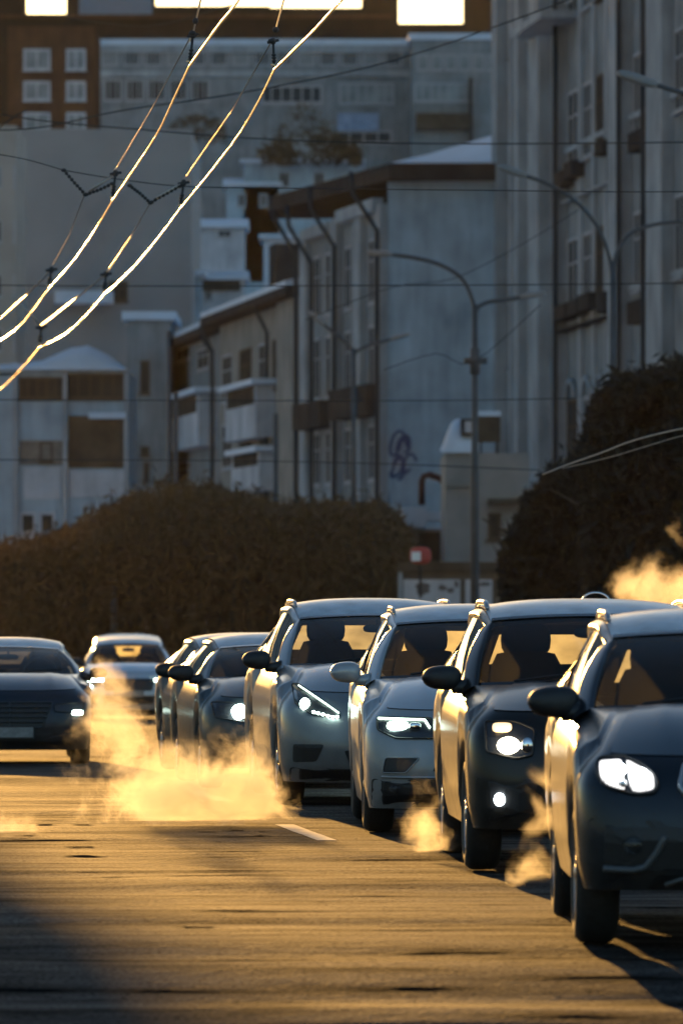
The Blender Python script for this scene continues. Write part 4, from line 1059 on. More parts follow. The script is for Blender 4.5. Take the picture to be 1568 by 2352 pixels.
br = flat('brick_tower', 'brown brick block on the left of the hill with pairs of pale windows', 18, 216, 60, 600, W_BRICK, depth=16)
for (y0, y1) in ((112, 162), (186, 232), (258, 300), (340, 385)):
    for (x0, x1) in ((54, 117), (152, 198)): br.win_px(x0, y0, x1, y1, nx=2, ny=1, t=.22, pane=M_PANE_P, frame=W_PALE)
# skyline; its stretch left of view is added to shade the street facades
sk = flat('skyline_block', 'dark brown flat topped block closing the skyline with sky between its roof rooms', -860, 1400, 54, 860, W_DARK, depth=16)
def rr(x0, x1, ytop, m=W_DARK, o0=-.4, o1=-12): sk.box_px('roof_room_or_sunblock', x0, ytop, x1, 54.5, o0, o1, m)
rr(-860, -400.5, -420); rr(-400, 52, -150); rr(52, 152, 31); rr(152, 352, -150); rr(352, 620, 13); rr(620, 830, 17); rr(830, 915, -150); rr(1066, 1400, -150)  # leftmost one is unseen, added to block the low sun
sk.box_px('roof_room_or_sunblock', 182, -60, 350, 36, .3, -.3, mat('blue_cladding', (.16, .19, .23), .8, var=.1)); sk.box_px('cornice', -400, 34, 900, 42, .5, -.3, W_BRICK)
# --- tall block out of view on the left whose shade reaches the near road
tb = Facade('apartment_block', 'tall slab on the left side of the street that shades the near road', (-52, 150), (-16.7, 150), 20, -6, 40, W_GREY)
for k in range(8):
    for u in range(2, 34, 4): tb.win(u, u + 2, 3 + 4.4 * k, 5 + 4.4 * k, t=.12)

# --- low house with snow roof and dark board, right of the blank wall
hs = flat('low_house', 'low shabby house with snow roof and a dark hoarding on top, before the blank wall', 1022, 1215, 1040, 230, mat('shabby_plaster', (.24, .225, .21), .9, var=.25, scale=.6), zb=-6, depth=10)
hs.box_px('hoarding', 1096, 956, 1148, 1016, .1, -.15, M_WOOD); hs.box_px('hoarding_post', 1100, 1016, 1106, 1042, 0, -.1, M_TIN); hs.box_px('hoarding_post', 1138, 1016, 1144, 1042, 0, -.1, M_TIN)
b = MB(); h0 = hs.z1 - hs.z0; pv = []
for i in range(13):
    u = lerp(-.15, hs.u_of(1100), i / 12); hg = .15 + .95 * ss(0, 5, i) * (1 - .2 * ss(8, 12, i)) + .06 * noise.noise(Vector((i, 1, 1)))
    pv += [Vector((u, .2 * -hs.sg, h0)), Vector((u, .2 * -hs.sg, h0 + hg * .3)), Vector((u, -1.2 * -hs.sg, h0 + hg)), Vector((u, -6 * -hs.sg, h0 + hg * 1.05))]
b.add(pv, grid_faces(13, 4)); b.build('roof', M_FRESH, hs.root, True)
hs.box_px('dormer', 1058, 962, 1085, 1000, .3, -1, M_TIN); hs.box_px('dormer_window', 1066, 968, 1082, 994, .33, .3, W_PALE)
hs.box_px('snow_ledge', 1096, 944, 1150, 956, .1, -.5, M_FRESH); hs.box_px('canopy', 1120, 1146, 1215, 1160, 1.2, 0, M_WOOD); hs.box_px('ledge', 1026, 1112, 1090, 1118, .12, 0, W_WARM)
hs.win_px(1120, 1178, 1150, 1240, nx=1, ny=1, frame=M_FRAME_D, pane=M_PANE_B)
# old gas pipe loop and snow blocks in front of the blank wall
b = MB(); b.tube([P(968, 1160, 240), P(968, 1105, 240), P(972, 1094, 240), P(985, 1090, 240), P(1012, 1100, 240), P(1024, 1120, 240)], .11, 8)
tag(b.build('gas_pipe', mat('rust_pipe', (.09, .035, .025), .7, var=.3), None, True), 'rusty red pipe loop rising beside the low shabby house', 'pipe')
gr = flat('garage', 'small garage with a thick cap of snow left of the shabby house', 930, 1024, 1215, 242, mat('garage_wall', (.2, .19, .185), .9, var=.2), zb=-6, depth=6)
gr.box_px('roof', 924, 1166, 978, 1212, .35, -5, M_FRESH); gr.box_px('roof', 978.5, 1176, 1026, 1195, .2, -5, M_FRESH); gr.box_px('door', 960, 1222, 1010, 1290, .06, 0, M_TIN)
# hoarding fence along the pavement
fc = flat('hoarding_fence', 'long hoarding with pale printed panels under a dark top beam, behind the car roofs', 912, 1235, 1292, 205, mat('fence_frame', (.11, .085, .06), .8, var=.2), zb=-5, depth=.3, cat='hoarding')
fc.box_px('top_beam', 910, 1291, 1237, 1313, .18, -.35, M_WOOD); fc.box_px('panel', 926, 1331, 1056, 1400, .05, 0, W_PALE); fc.box_px('panel', 1068, 1331, 1130, 1400, .05, 0, W_PALE); fc.box_px('panel', 1140, 1331, 1228, 1400, .04, 0, W_WARM)
pr = mat('print_brown', (.13, .11, .10), .8)
def blot(x, y, rx, ry, seed):
    u = fc.u_of(x); hh = fc.h_of(y, u); v = [Vector((u, -.056 * fc.sg, hh))]; r2 = random.Random(seed)
    for i in range(16):
        a = 2 * pi * i / 16; k = .8 + .4 * r2.random(); v.append(Vector((u + rx / F * 205 * cos(a) * k, -.056 * fc.sg, hh + ry / F * 205 * sin(a) * k)))
    b = MB(); b.add(v, [(0, i + 1, (i + 1) % 16 + 1) for i in range(16)]); b.build('print', pr, fc.root)
blot(970, 1352, 17, 15, 1); blot(1015, 1350, 9, 7, 2); blot(1034, 1356, 9, 6, 3); blot(1048, 1342, 5, 9, 4); blot(1112, 1342, 13, 5, 5)
fc.box_px('post', 914, 1300, 924, 1400, .1, 0, W_PIL)

# shop signs
sg_ = MB(); c = P(965, 1276, 203); sg_.ball(c, .30, .12, .24, 18, 10, 3.2)
o = tag(sg_.build('shop_sign', mat('sign_red', (.42, .045, .03), .5), None, True), 'small red shop sign with a white square, above the hoarding', 'sign')
b = MB(); q = P(955, 1278, 202.8); b.box(q.x - .13, q.x + .13, q.y - .02, q.y + .06, q.z - .13, q.z + .13); b.build('sign_face', mat('sign_white', (.75, .77, .75), .5), o)
b = MB(); b.tube([c - Vector((0, -.1, 0)), c - Vector((0, -.1, 1.2))], .04, 6); b.build('post', M_TIN, o)
b = MB(); q = P(1181, 1255, 200); b.add([P(1152, 1234, 200), P(1210, 1223, 200), P(1210, 1280, 200), P(1190, 1283, 200), P(1152, 1284, 200), P(1152, 1234, 200.1), P(1210, 1223, 200.1), P(1210, 1280, 200.1), P(1190, 1283, 200.1), P(1152, 1284, 200.1)],
      [(0, 4, 3, 2, 1), (5, 6, 7, 8, 9), (0, 1, 6, 5), (1, 2, 7, 6), (2, 3, 8, 7), (3, 4, 9, 8), (4, 0, 5, 9)])
o = tag(b.build('road_sign', mat('sign_pale', (.52, .57, .56), .5, var=.2, scale=3)), 'pale board sign on a post before the dark right hand trees', 'sign')
b = MB(); b.tube([P(1181, 1283, 200.05), P(1181, 1500, 200.05)], .04, 6); b.build('post', M_TIN, o)
b = MB(); b.box(P(1172, 0, 200).x, P(1186, 0, 200).x, 199.96, 199.99, P(0, 1262, 200).z, P(0, 1246, 200).z); b.build('print', mat('print_grey', (.3, .32, .33), .6), o)

# ------------------------------------------------------------------ street lamps and poles
M_POLE = mat('lamp_pole', (0.055, 0.06, 0.065), 0.55, var=0.2)
M_HEAD = mat('lamp_head', (0.22, 0.21, 0.20), 0.5)
def lamp(label, px, d, ytop, arms, r=.085, pole=True):
    o = empty('street_lamp', (P(px, 0, d).x, d, base_z(d) - .4)); tag(o, label, 'street lamp', 'street lamps along the street')
    L0 = o.location.copy()
    if pole:
        b = MB(); zt = P(px, ytop, d) - L0; b.tube([Vector((0, 0, 0)), Vector((0, 0, zt.z * .6)), Vector((0, 0, zt.z * .62)), zt], [r * 1.3, r * 1.15, r, r * .8], 10); b.build('pole', M_POLE, o, True)
    for pts in arms:
        q = [P(x, y, d) - L0 for (x, y) in pts]
        sm = []
        for i in range(len(q) - 1):
            p0, p1, p2, p3 = q[max(0, i - 1)], q[i], q[i + 1], q[min(len(q) - 1, i + 2)]
            for k in range(6):
                t = k / 6; sm.append(.5 * ((2 * p1) + (p2 - p0) * t + (2 * p0 - 5 * p1 + 4 * p2 - p3) * t * t + (3 * p1 - p0 - 3 * p2 + p3) * t ** 3))
        sm.append(q[-1]); b = MB(); b.tube(sm, r * .55, 8); a = b.build('arm', M_POLE, o, True)
        e = sm[-1]; dv = (sm[-1] - sm[-4]).normalized()
        b = MB(); b.ball((0, 0, 0), .36, .12, .085, 14, 8, 2.6)
        Mx = dv.to_track_quat('X', 'Z').to_matrix().to_4x4(); b.v = [Mx @ v + e + dv * .2 for v in b.v]; b.build('lamp_head', M_HEAD, a, True)
    return o
l = lamp('double armed street lamp before the blank blue grey wall', 1090, 190, 700, [[(1088, 720), (1085, 690), (1060, 640), (1010, 608), (950, 592), (890, 584)], [(1091, 730), (1096, 708), (1120, 694), (1165, 688), (1205, 681)]], .10)
b = MB(); L0 = l.location; b.box(-.28, .32, -.12, .12, P(0, 836, 190).z - L0.z, P(0, 822, 190).z - L0.z); b.tube([Vector((0, 0, P(0, 860, 190).z - L0.z)), Vector((0, 0, P(0, 800, 190).z - L0.z))], .13, 8); b.build('bracket', M_POLE, l, True)
lamp('double armed street lamp before the tall office windows', 1406, 165, 600, [[(1404, 640), (1398, 590), (1370, 520), (1320, 462), (1260, 424), (1196, 400)], [(1407, 650), (1412, 590), (1440, 542), (1500, 516), (1580, 508)]], .08)
lamp('street lamp whose arm reaches in at the upper right edge', 1730, 118, 255, [[(1730, 262), (1660, 240), (1570, 215), (1490, 190)]], .07)
l = lamp('double armed street lamp rising from the left hand thicket', 812, 240, 800, [[(812, 830), (806, 800), (770, 768), (738, 740)], [(812, 830), (820, 806), (860, 790), (905, 777)]], .1)
for (x, yt, d, lab) in ((633, 950, 250, 'thin grey post in the thicket below the brownish house'), (388, 760, 262, 'tall thin post in front of the plastered house'), (404, 900, 262, 'short thin post beside the tall thin post'), (262, 1330, 215, 'faint post standing in the left part of the thicket')):
    b = MB(); b.tube([P(x, yt, d), P(x, 1560, d)], .09, 8); tag(b.build('utility_pole', M_POLE, None, True), lab, 'pole')

# ------------------------------------------------------------------ trees and thicket
def leafmat(name, col, tr=.25):
    m = bpy.data.materials.new(name); m.use_nodes = True; n = m.node_tree.nodes; l = m.node_tree.links; b = n['Principled BSDF']
    g = n.new('ShaderNodeObjectInfo'); ge = n.new('ShaderNodeNewGeometry'); cr = n.new('ShaderNodeValToRGB')
    cr.color_ramp.elements[0].color = (*[c * .8 for c in col], 1); cr.color_ramp.elements[1].color = (*[c * 1.25 for c in col], 1)
    l.new(ge.outputs['Random Per Island'], cr.inputs[0]); l.new(cr.outputs[0], b.inputs['Base Color']); b.inputs['Roughness'].default_value = .8
    t = n.new('ShaderNodeBsdfTranslucent'); l.new(cr.outputs[0], t.inputs[0]); mx = n.new('ShaderNodeMixShader'); mx.inputs[0].default_value = tr
    l.new(b.outputs[0], mx.inputs[1]); l.new(t.outputs[0], mx.inputs[2]); l.new(mx.outputs[0], n['Material Output'].inputs[0])
    return m
M_TWIG = leafmat('brown_twigs', (0.075, 0.047, 0.018), .2)
M_GREEN = leafmat('dark_foliage', (0.012, 0.012, 0.007), .15)
M_BARK = mat('bark', (0.035, 0.028, 0.022), 0.9, var=.3, scale=4, bump=.4, bscale=15)
def cloud(name, tops, d0, d1, ybot, n, size, m, seed, parent=None, off=None, thin=3.4):
    """leaf sized faces filling the volume under a skyline given in (x, y) pairs"""
    r = random.Random(seed); vs = []; fs = []; x0, x1 = tops[0][0], tops[-1][0]
    off = off or Vector((0, 0, 0))
    k = 0
    while k < n:
        x = r.uniform(x0, x1); yt = interp(x, tops); d = r.uniform(d0, d1)
        yt += 20 * noise.noise(Vector((x * .03, d * .25, seed))) + 22 * noise.noise(Vector((x * .1, d * .6, seed + 5))) - 26 * max(0, r.gauss(0, .8) - .7)
        y = yt + (ybot - yt) * r.random() ** 1.15
        c = P(x, y, d)
        if noise.noise(c * .55) < -.28: continue
        s = size * r.uniform(.5, 1.3)
        a = Vector((r.gauss(0, 1), r.gauss(0, 1), r.gauss(0, 1))).normalized(); b = a.cross(Vector((r.gauss(0, 1), r.gauss(0, 1), r.gauss(0, 1)))).normalized()
        a *= s * thin; b *= s; c = c - off
        j = len(vs); vs += [c - a, c + b * .8, c + a, c - b * .8]; fs.append((j, j + 1, j + 2, j + 3)); k += 1
    return mesh_obj(name, vs, fs, m, parent)
o = cloud('thicket', [(-60, 1262), (40, 1255), (140, 1228), (200, 1200), (290, 1150), (380, 1128), (470, 1125), (560, 1148), (660, 1172), (790, 1162), (880, 1165), (925, 1205), (950, 1260), (985, 1320), (1010, 1380)], 212, 250, 1640, 90000, .06, M_TWIG, 3)
tag(o, 'dense brown leafless thicket between the cars and the houses', 'thicket', kind='stuff')
tag(cloud('hillside_shrubs', [(590, 352), (640, 325), (700, 312), (760, 318), (830, 345)], 556, 559, 378, 1500, .10, M_TWIG, 31), 'dark row of bare shrubs on the ridge above the long shed', 'shrubs', kind='stuff')
tag(cloud('hillside_shrubs', [(385, 300), (420, 268), (470, 262), (520, 290)], 600, 606, 330, 450, .10, M_TWIG, 32), 'small dark clump of shrubs under the institute windows', 'shrubs', kind='stuff')
tag(cloud('hillside_shrubs', [(640, 300), (690, 235), (730, 260), (770, 300)], 604, 610, 335, 380, .09, M_TWIG, 33), 'thin bare bush before the institute wall', 'shrubs', kind='stuff')
b = MB()
r9 = random.Random(8)
for i in range(70):
    x = r9.uniform(-40, 930); d = r9.uniform(214, 246); yt = interp(x, [(-60, 1262), (140, 1228), (300, 1150), (470, 1125), (660, 1172), (880, 1165), (950, 1260)]) + r9.uniform(5, 120)
    p0 = P(x, 1650, d); p1 = P(x + r9.uniform(-25, 25), yt, d); mid = p0.lerp(p1, .5) + Vector((r9.uniform(-.3, .3), 0, 0)); b.tube([p0, mid, p1], [.09, .06, .015], 5)
for i in range(260):
    x = r9.uniform(-40, 960); d = r9.uniform(213, 248); yt = interp(x, [(-60, 1262), (140, 1228), (300, 1150), (470, 1125), (660, 1172), (880, 1165), (960, 1260)])
    p0 = P(x, yt + 90, d); p1 = P(x + r9.uniform(-28, 28), yt - r9.uniform(0, 46), d); b.tube([p0, p0.lerp(p1, .5) + Vector((r9.uniform(-.12, .12), 0, 0)), p1], [.022, .016, .006], 4)
tag(b.build('thicket_stems', M_BARK), 'dark bare stems standing inside the brown thicket', 'thicket', kind='stuff')
def tree(label, px, d, tops, ybot, n, size, seed, m=M_GREEN):
    zb = base_z(d) - .5
    o = empty('dark_tree', (P(px, 0, d).x, d, zb)); tag(o, label, 'tree', 'dark trees on the right of the street'); L0 = o.location.copy()
    r = random.Random(seed); b = MB(); top = min(t[1] for t in tops); H = P(0, top, d).z - zb
    b.tube([Vector((0, 0, 0)), Vector((.1, 0, H * .3)), Vector((-.1, .1, H * .6)), Vector((0, 0, H * .9))], [.28, .22, .14, .04], 8)
    t = b.build('trunk', M_BARK, o, True)
    for i in range(9):
        a = r.uniform(0, 2 * pi); z = H * r.uniform(.25, .75); ln = r.uniform(1.2, 2.4); b = MB()
        b.tube([Vector((0, 0, z)), Vector((cos(a) * ln * .5, sin(a) * ln * .5, z + .5)), Vector((cos(a) * ln, sin(a) * ln, z + 1.1))], [.09, .06, .02], 6); b.build('limb', M_BARK, t, True)
    for i in range(70):
        k = r.randrange(len(tops) - 1); q = r.random(); x, y = lerp(tops[k][0], tops[k + 1][0], q), lerp(tops[k][1], tops[k + 1][1], q); b = MB(); dd = d + r.uniform(-2.5, 2.5)
        p0 = P(x + r.uniform(-10, 40), y + 80, dd) - L0; p1 = P(x + r.uniform(-30, 20), y - r.uniform(0, 34), dd) - L0; b.tube([p0, p0.lerp(p1, .5) + Vector((r.uniform(-.1, .1), 0, 0)), p1], [.02, .014, .005], 4)
        if i == 0: tw = MB()
        tw.add(b.v, b.f)
    tag(tw.build('twigs', M_BARK, o), kind='stuff')
    cloud('crown', tops, d - 3, d + 3.5, ybot, n, size, m, seed, o, L0)
tree('dark evergreen at the right edge, the taller mass behind the nearest car', 1510, 150, [(1335, 1040), (1350, 960), (1375, 905), (1420, 878), (1480, 858), (1560, 848), (1640, 840), (1700, 870), (1750, 950), (1790, 1120), (1810, 1330)], 1480, 60000, .05, 11)
tree('lower dark bushy tree left of the taller evergreen, before the office block', 1300, 170, [(1150, 1280), (1180, 1210), (1215, 1150), (1250, 1100), (1300, 1070), (1345, 1030), (1400, 1010), (1450, 1040)], 1500, 34000, .05, 12)

# ------------------------------------------------------------------ trolley wires
M_COPPER = mat('contact_wire_copper', (0.75, 0.50, 0.28), 0.22, metal=1.0)
M_STEEL = mat('wire_steel', (0.45, 0.40, 0.34), 0.35, metal=1.0)
M_INS = mat('insulator', (0.02, 0.019, 0.018), 0.5)
M_CABLE = mat('black_cable', (0.015, 0.015, 0.016), 0.6)
WH = 5.8 - CZ
def wd(y): return WH * F / (HY - y)
def smooth(q, k=8):
    sm = []
    for i in range(len(q) - 1):
        p0, p1, p2, p3 = q[max(0, i - 1)], q[i], q[i + 1], q[min(len(q) - 1, i + 2)]
        for j in range(k):
            t = j / k; sm.append(.5 * ((2 * p1) + (p2 - p0) * t + (2 * p0 - 5 * p1 + 4 * p2 - p3) * t * t + (3 * p1 - p0 - 3 * p2 + p3) * t ** 3))
    return sm + [q[-1]]
def contact(px, lab, kinks):
    q = []
    for i0, i1 in zip([0] + kinks, kinks + [len(px) - 1]): q += smooth([P(x, y, wd(y)) for (x, y) in px[i0:i1 + 1]], 5)[:-1]
    q.append(P(*px[-1], wd(px[-1][1])))
    b = MB(); b.tube(q, .0095, 6)
    return tag(b.build('contact_wire', M_COPPER, None, True), lab, 'wire', 'trolleybus contact wires')
def seg(*pp, k=4, sag=0):
    out = []
    for a, c in zip(pp, pp[1:]):
        for i in range(k): out.append((lerp(a[0], c[0], i / k), lerp(a[1], c[1], i / k)))
    return out + [pp[-1]]
A = [(1500, -1250), (1050, -700), (760, -320), (640, -150), (548, 0), (500, 62), (435, 152), (400, 226), (365, 300), (320, 372), (258, 462), (215, 535), (165, 605), (112, 664), (75, 715), (42, 753), (0, 783), (-60, 815)]
B = [(1900, -1250), (1400, -700), (1080, -320), (930, -150), (785, 0), (715, 76), (630, 160), (590, 240), (540, 322), (480, 400), (414, 480), (360, 552), (300, 622), (240, 677), (200, 722), (150, 768), (92, 798), (60, 836), (32, 866), (0, 895), (-50, 925)]
contact(A, 'left golden contact wire curving across the upper left', [6, 10, 13]); contact(B, 'right golden contact wire curving across the upper left', [6, 10, 13, 16, 18])
def cable(name, pts, r, m, lab, cat='wire', grp='overhead carrier wires'):
    b = MB(); b.tube(pts, r, 6); return tag(b.build(name, m, None, True), lab, cat, grp)
dA = [wd(152), wd(462), wd(664)]; dB = [wd(160), wd(480), wd(677), wd(798)]
cable('carrier_wire', [P(900, -900, 30), P(475, -60, 46), P(443, 78, dA[0]), P(438, 96, dA[0])], .007, M_STEEL, 'thin carrier wire dropping to the topmost hanger of the left contact wire')
cable('carrier_wire', [P(436, 88, dA[0]), P(350, 248, 65), P(268, 386, dA[1])], .006, M_STEEL, 'thin carrier wire from the topmost to the middle hanger, left contact wire')
cable('carrier_wire', [P(1120, -900, 31), P(668, -60, 47), P(632, 72, dB[0])], .007, M_STEEL, 'thin carrier wire dropping to the topmost hanger of the right contact wire')
cable('carrier_wire', [P(622, 98, dB[0]), P(530, 258, 66), P(428, 405, dB[1])], .006, M_STEEL, 'thin carrier wire from the topmost to the middle hanger, right contact wire')
cable('carrier_wire', [P(194, 448, dA[1]), P(160, 540, 84), P(122, 608, dA[2])], .006, M_STEEL, 'thin carrier wire below the middle hanger of the left contact wire')
cable('carrier_wire', [P(344, 468, dB[1]), P(300, 545, 86), P(250, 620, dB[2])], .006, M_STEEL, 'thin carrier wire below the middle hanger of the right contact wire')
cable('carrier_wire', [P(118, 620, dA[2]), P(60, 680, 104), P(-20, 752, 112)], .013, M_STEEL, 'carrier wire running off the left edge beside the left contact wire')
cable('carrier_wire', [P(240, 632, dB[2]), P(170, 690, 110), P(96, 748, dB[3])], .013, M_STEEL, 'carrier wire between the two lowest hangers of the right contact wire')
cable('carrier_wire', [P(50, 695, 104), P(72, 722, 104), P(92, 745, 104)], .013, M_STEEL, 'short sloping carrier wire crossing below the left contact wire')
def hanger(x0, y0, x1, y1, d, lab, tops=True, sp=None):
    o = MB(); a, c = P(x0, y0, d), P(x1, y1, d); s = d / 56
    o.tube([a, c], .011 * s, 6)
    for q in (0, .08): o.ball(a.lerp(c, q), .022 * s, .02, .02 * s, 8, 6)
    o.tube([a + Vector((-.045 * s, 0, -.02)), a + Vector((.045 * s, 0, .0))], .012 * s, 6)
    ob = tag(o.build('wire_hanger', M_INS, None, True), lab, 'hanger', 'hangers of the contact wires')
    b = MB()
    for q in (.55, .66, .77): b.ball(a.lerp(c, q), .02 * s, .02 * s, .012 * s, 10, 6)
    b.build('insulator', M_INS, ob, True)
    b = MB(); b.tube([c + Vector((-.02, 0, .03)), c + Vector((.02, 0, -.005))], .016 * s, 6); b.build('clamp', M_COPPER, ob, True)
hanger(444, 78, 436, 146, dA[0], 'topmost dark hanger of the left contact wire'); hanger(627, 92, 630, 154, dB[0], 'topmost dark hanger of the right contact wire')
hanger(266, 396, 259, 456, dA[1], 'dark hanger of the left contact wire at the zigzag insulators'); hanger(422, 418, 415, 474, dB[1], 'dark hanger of the right contact wire at the zigzag insulators')
hanger(119, 618, 113, 658, dA[2], 'small hanger on the left contact wire low at the left'); hanger(244, 628, 240, 670, dB[2], 'small brass hanger on the right contact wire low at the left')
hanger(96, 750, 92, 792, dB[3], 'lowest hanger of the right contact wire'); 
b = MB(); b.tube([P(-10, 860, wd(866)), P(36, 860, wd(866)), P(38, 850, wd(866))], .02, 6); tag(b.build('wire_hanger', M_INS, None, True), 'short dark arm holding the right contact wire at the left edge', 'hanger', 'hangers of the contact wires')
b = MB(); b.ball(P(449, 48, 52), .022, .02, .024, 10, 8); b.ball(P(442, 76, 54), .028, .02, .02, 10, 8); tag(b.build('insulator_pair', M_INS, None, True), 'two black knobs above the topmost left hanger', 'insulator')
b = MB(); b.ball(P(633, 68, 54), .024, .02, .022, 10, 8); b.ball(P(624, 94, 55), .03, .02, .02, 10, 8); tag(b.build('insulator_pair', M_INS, None, True), 'two black knobs above the topmost right hanger', 'insulator')
def string(px, d, lab, n=9, r=.02):
    b = MB(); q = [P(x, y, d) for (x, y) in px]; b.tube(q, .008, 5); ob = tag(b.build('insulator_string', M_INS, None, True), lab, 'insulator', 'bead insulator strings'); tot = len(q) - 1
    for i in range(n):
        t = i / (n - 1) * tot; k = min(int(t), tot - 1); p = q[k].lerp(q[k + 1], t - k); c = MB(); c.ball(p, r * (1.5 if i in (0, n - 1) else 1), r, r, 8, 6); c.build('bead', M_INS, ob, True)
string([(147, 391), (172, 420), (197, 447)], dA[1], 'black bead string sloping down to the left zigzag', 9)
string([(199, 446), (228, 436), (258, 422)], dA[1], 'black bead string rising from the left zigzag to its hanger', 8)
string([(298, 426), (322, 444), (346, 466)], dB[1], 'black bead string sloping down to the right zigzag', 9)
string([(348, 464), (380, 446), (412, 428)], dB[1], 'black bead string rising from the right zigzag to its hanger', 8)
cable('carrier_wire', [P(204, 440, dA[1]), P(258, 404, dA[1])], .016, M_STEEL, 'short bright rod over the left zigzag'); cable('carrier_wire', [P(360, 455, dB[1]), P(414, 422, dB[1])], .016, M_STEEL, 'short bright rod over the right zigzag')
# dark span and feeder wires across the street
SP = [([(-30, 350), (60, 366), (147, 391)], 76, .006, 'thin dark span wire running in from the left edge to the bead string'),
      ([(147, 391), (262, 410), (420, 428), (640, 432), (1100, 437), (1600, 440)], 78, .006, 'thin dark span wire at the height of the zigzags across the whole street'),
      ([(-30, 300), (100, 292), (280, 254), (560, 212), (900, 140), (1250, 20), (1320, -10)], 110, .012, 'dark feeder wire climbing from the left to the upper right'),
      ([(-30, 258), (120, 280), (330, 298), (620, 320), (1000, 330), (1600, 326)], 105, .011, 'dark span wire level with the snow roof of the tall house'),
      ([(-30, 318), (30, 270), (60, 252)], 110, .014, 'short dark wire at the upper left edge'),
      ([(-30, 655), (300, 657), (800, 656), (1600, 650)], 105, .009, 'dark span wire across the middle of the blank wall'),
      ([(-30, 918), (500, 920), (1000, 920), (1320, 915)], 120, .009, 'faint span wire above the low house'),
      ([(-30, 1056), (500, 1058), (900, 1066), (1240, 1080)], 130, .010, 'faint low span wire above the thicket'),
      ([(880, 850), (1000, 812), (1085, 832), (1240, 700)], 150, .010, 'slanting thin cable before the blank wall'),
      ([(700, 735), (900, 660), (1040, 640), (1200, 560), (1330, 480)], 150, .009, 'thin cable rising to the right across the blank wall'),
      ([(150, 40), (340, 60), (500, 20), (600, -10)], 140, .012, 'dark cable near the top edge before the skyline block')]
for px, d, r, lab in SP:
    if px[-1][0] > 1500: px = px + [(2400, px[-1][1] - 20), (3200, px[-1][1] - 60)]
    cable('span_wire', smooth([P(x, y, d) for (x, y) in px], 4), r, M_CABLE, lab, 'wire', 'dark span and feeder wires')
cable('span_wire', smooth([P(x, y, 88) for (x, y) in ((1245, 1090), (1300, 1068), (1380, 1040), (1460, 1010), (1600, 978), (1900, 930), (2500, 880))], 4), .012, M_STEEL, 'wire catching the sun before the dark right hand evergreen, upper of two', 'wire', 'dark span and feeder wires')
cable('span_wire', smooth([P(x, y, 90) for (x, y) in ((1290, 1076), (1400, 1050), (1500, 1020), (1600, 995), (1900, 955), (2500, 915))], 4), .006, M_STEEL, 'wire catching the sun before the dark right hand evergreen, lower of two', 'wire', 'dark span and feeder wires')

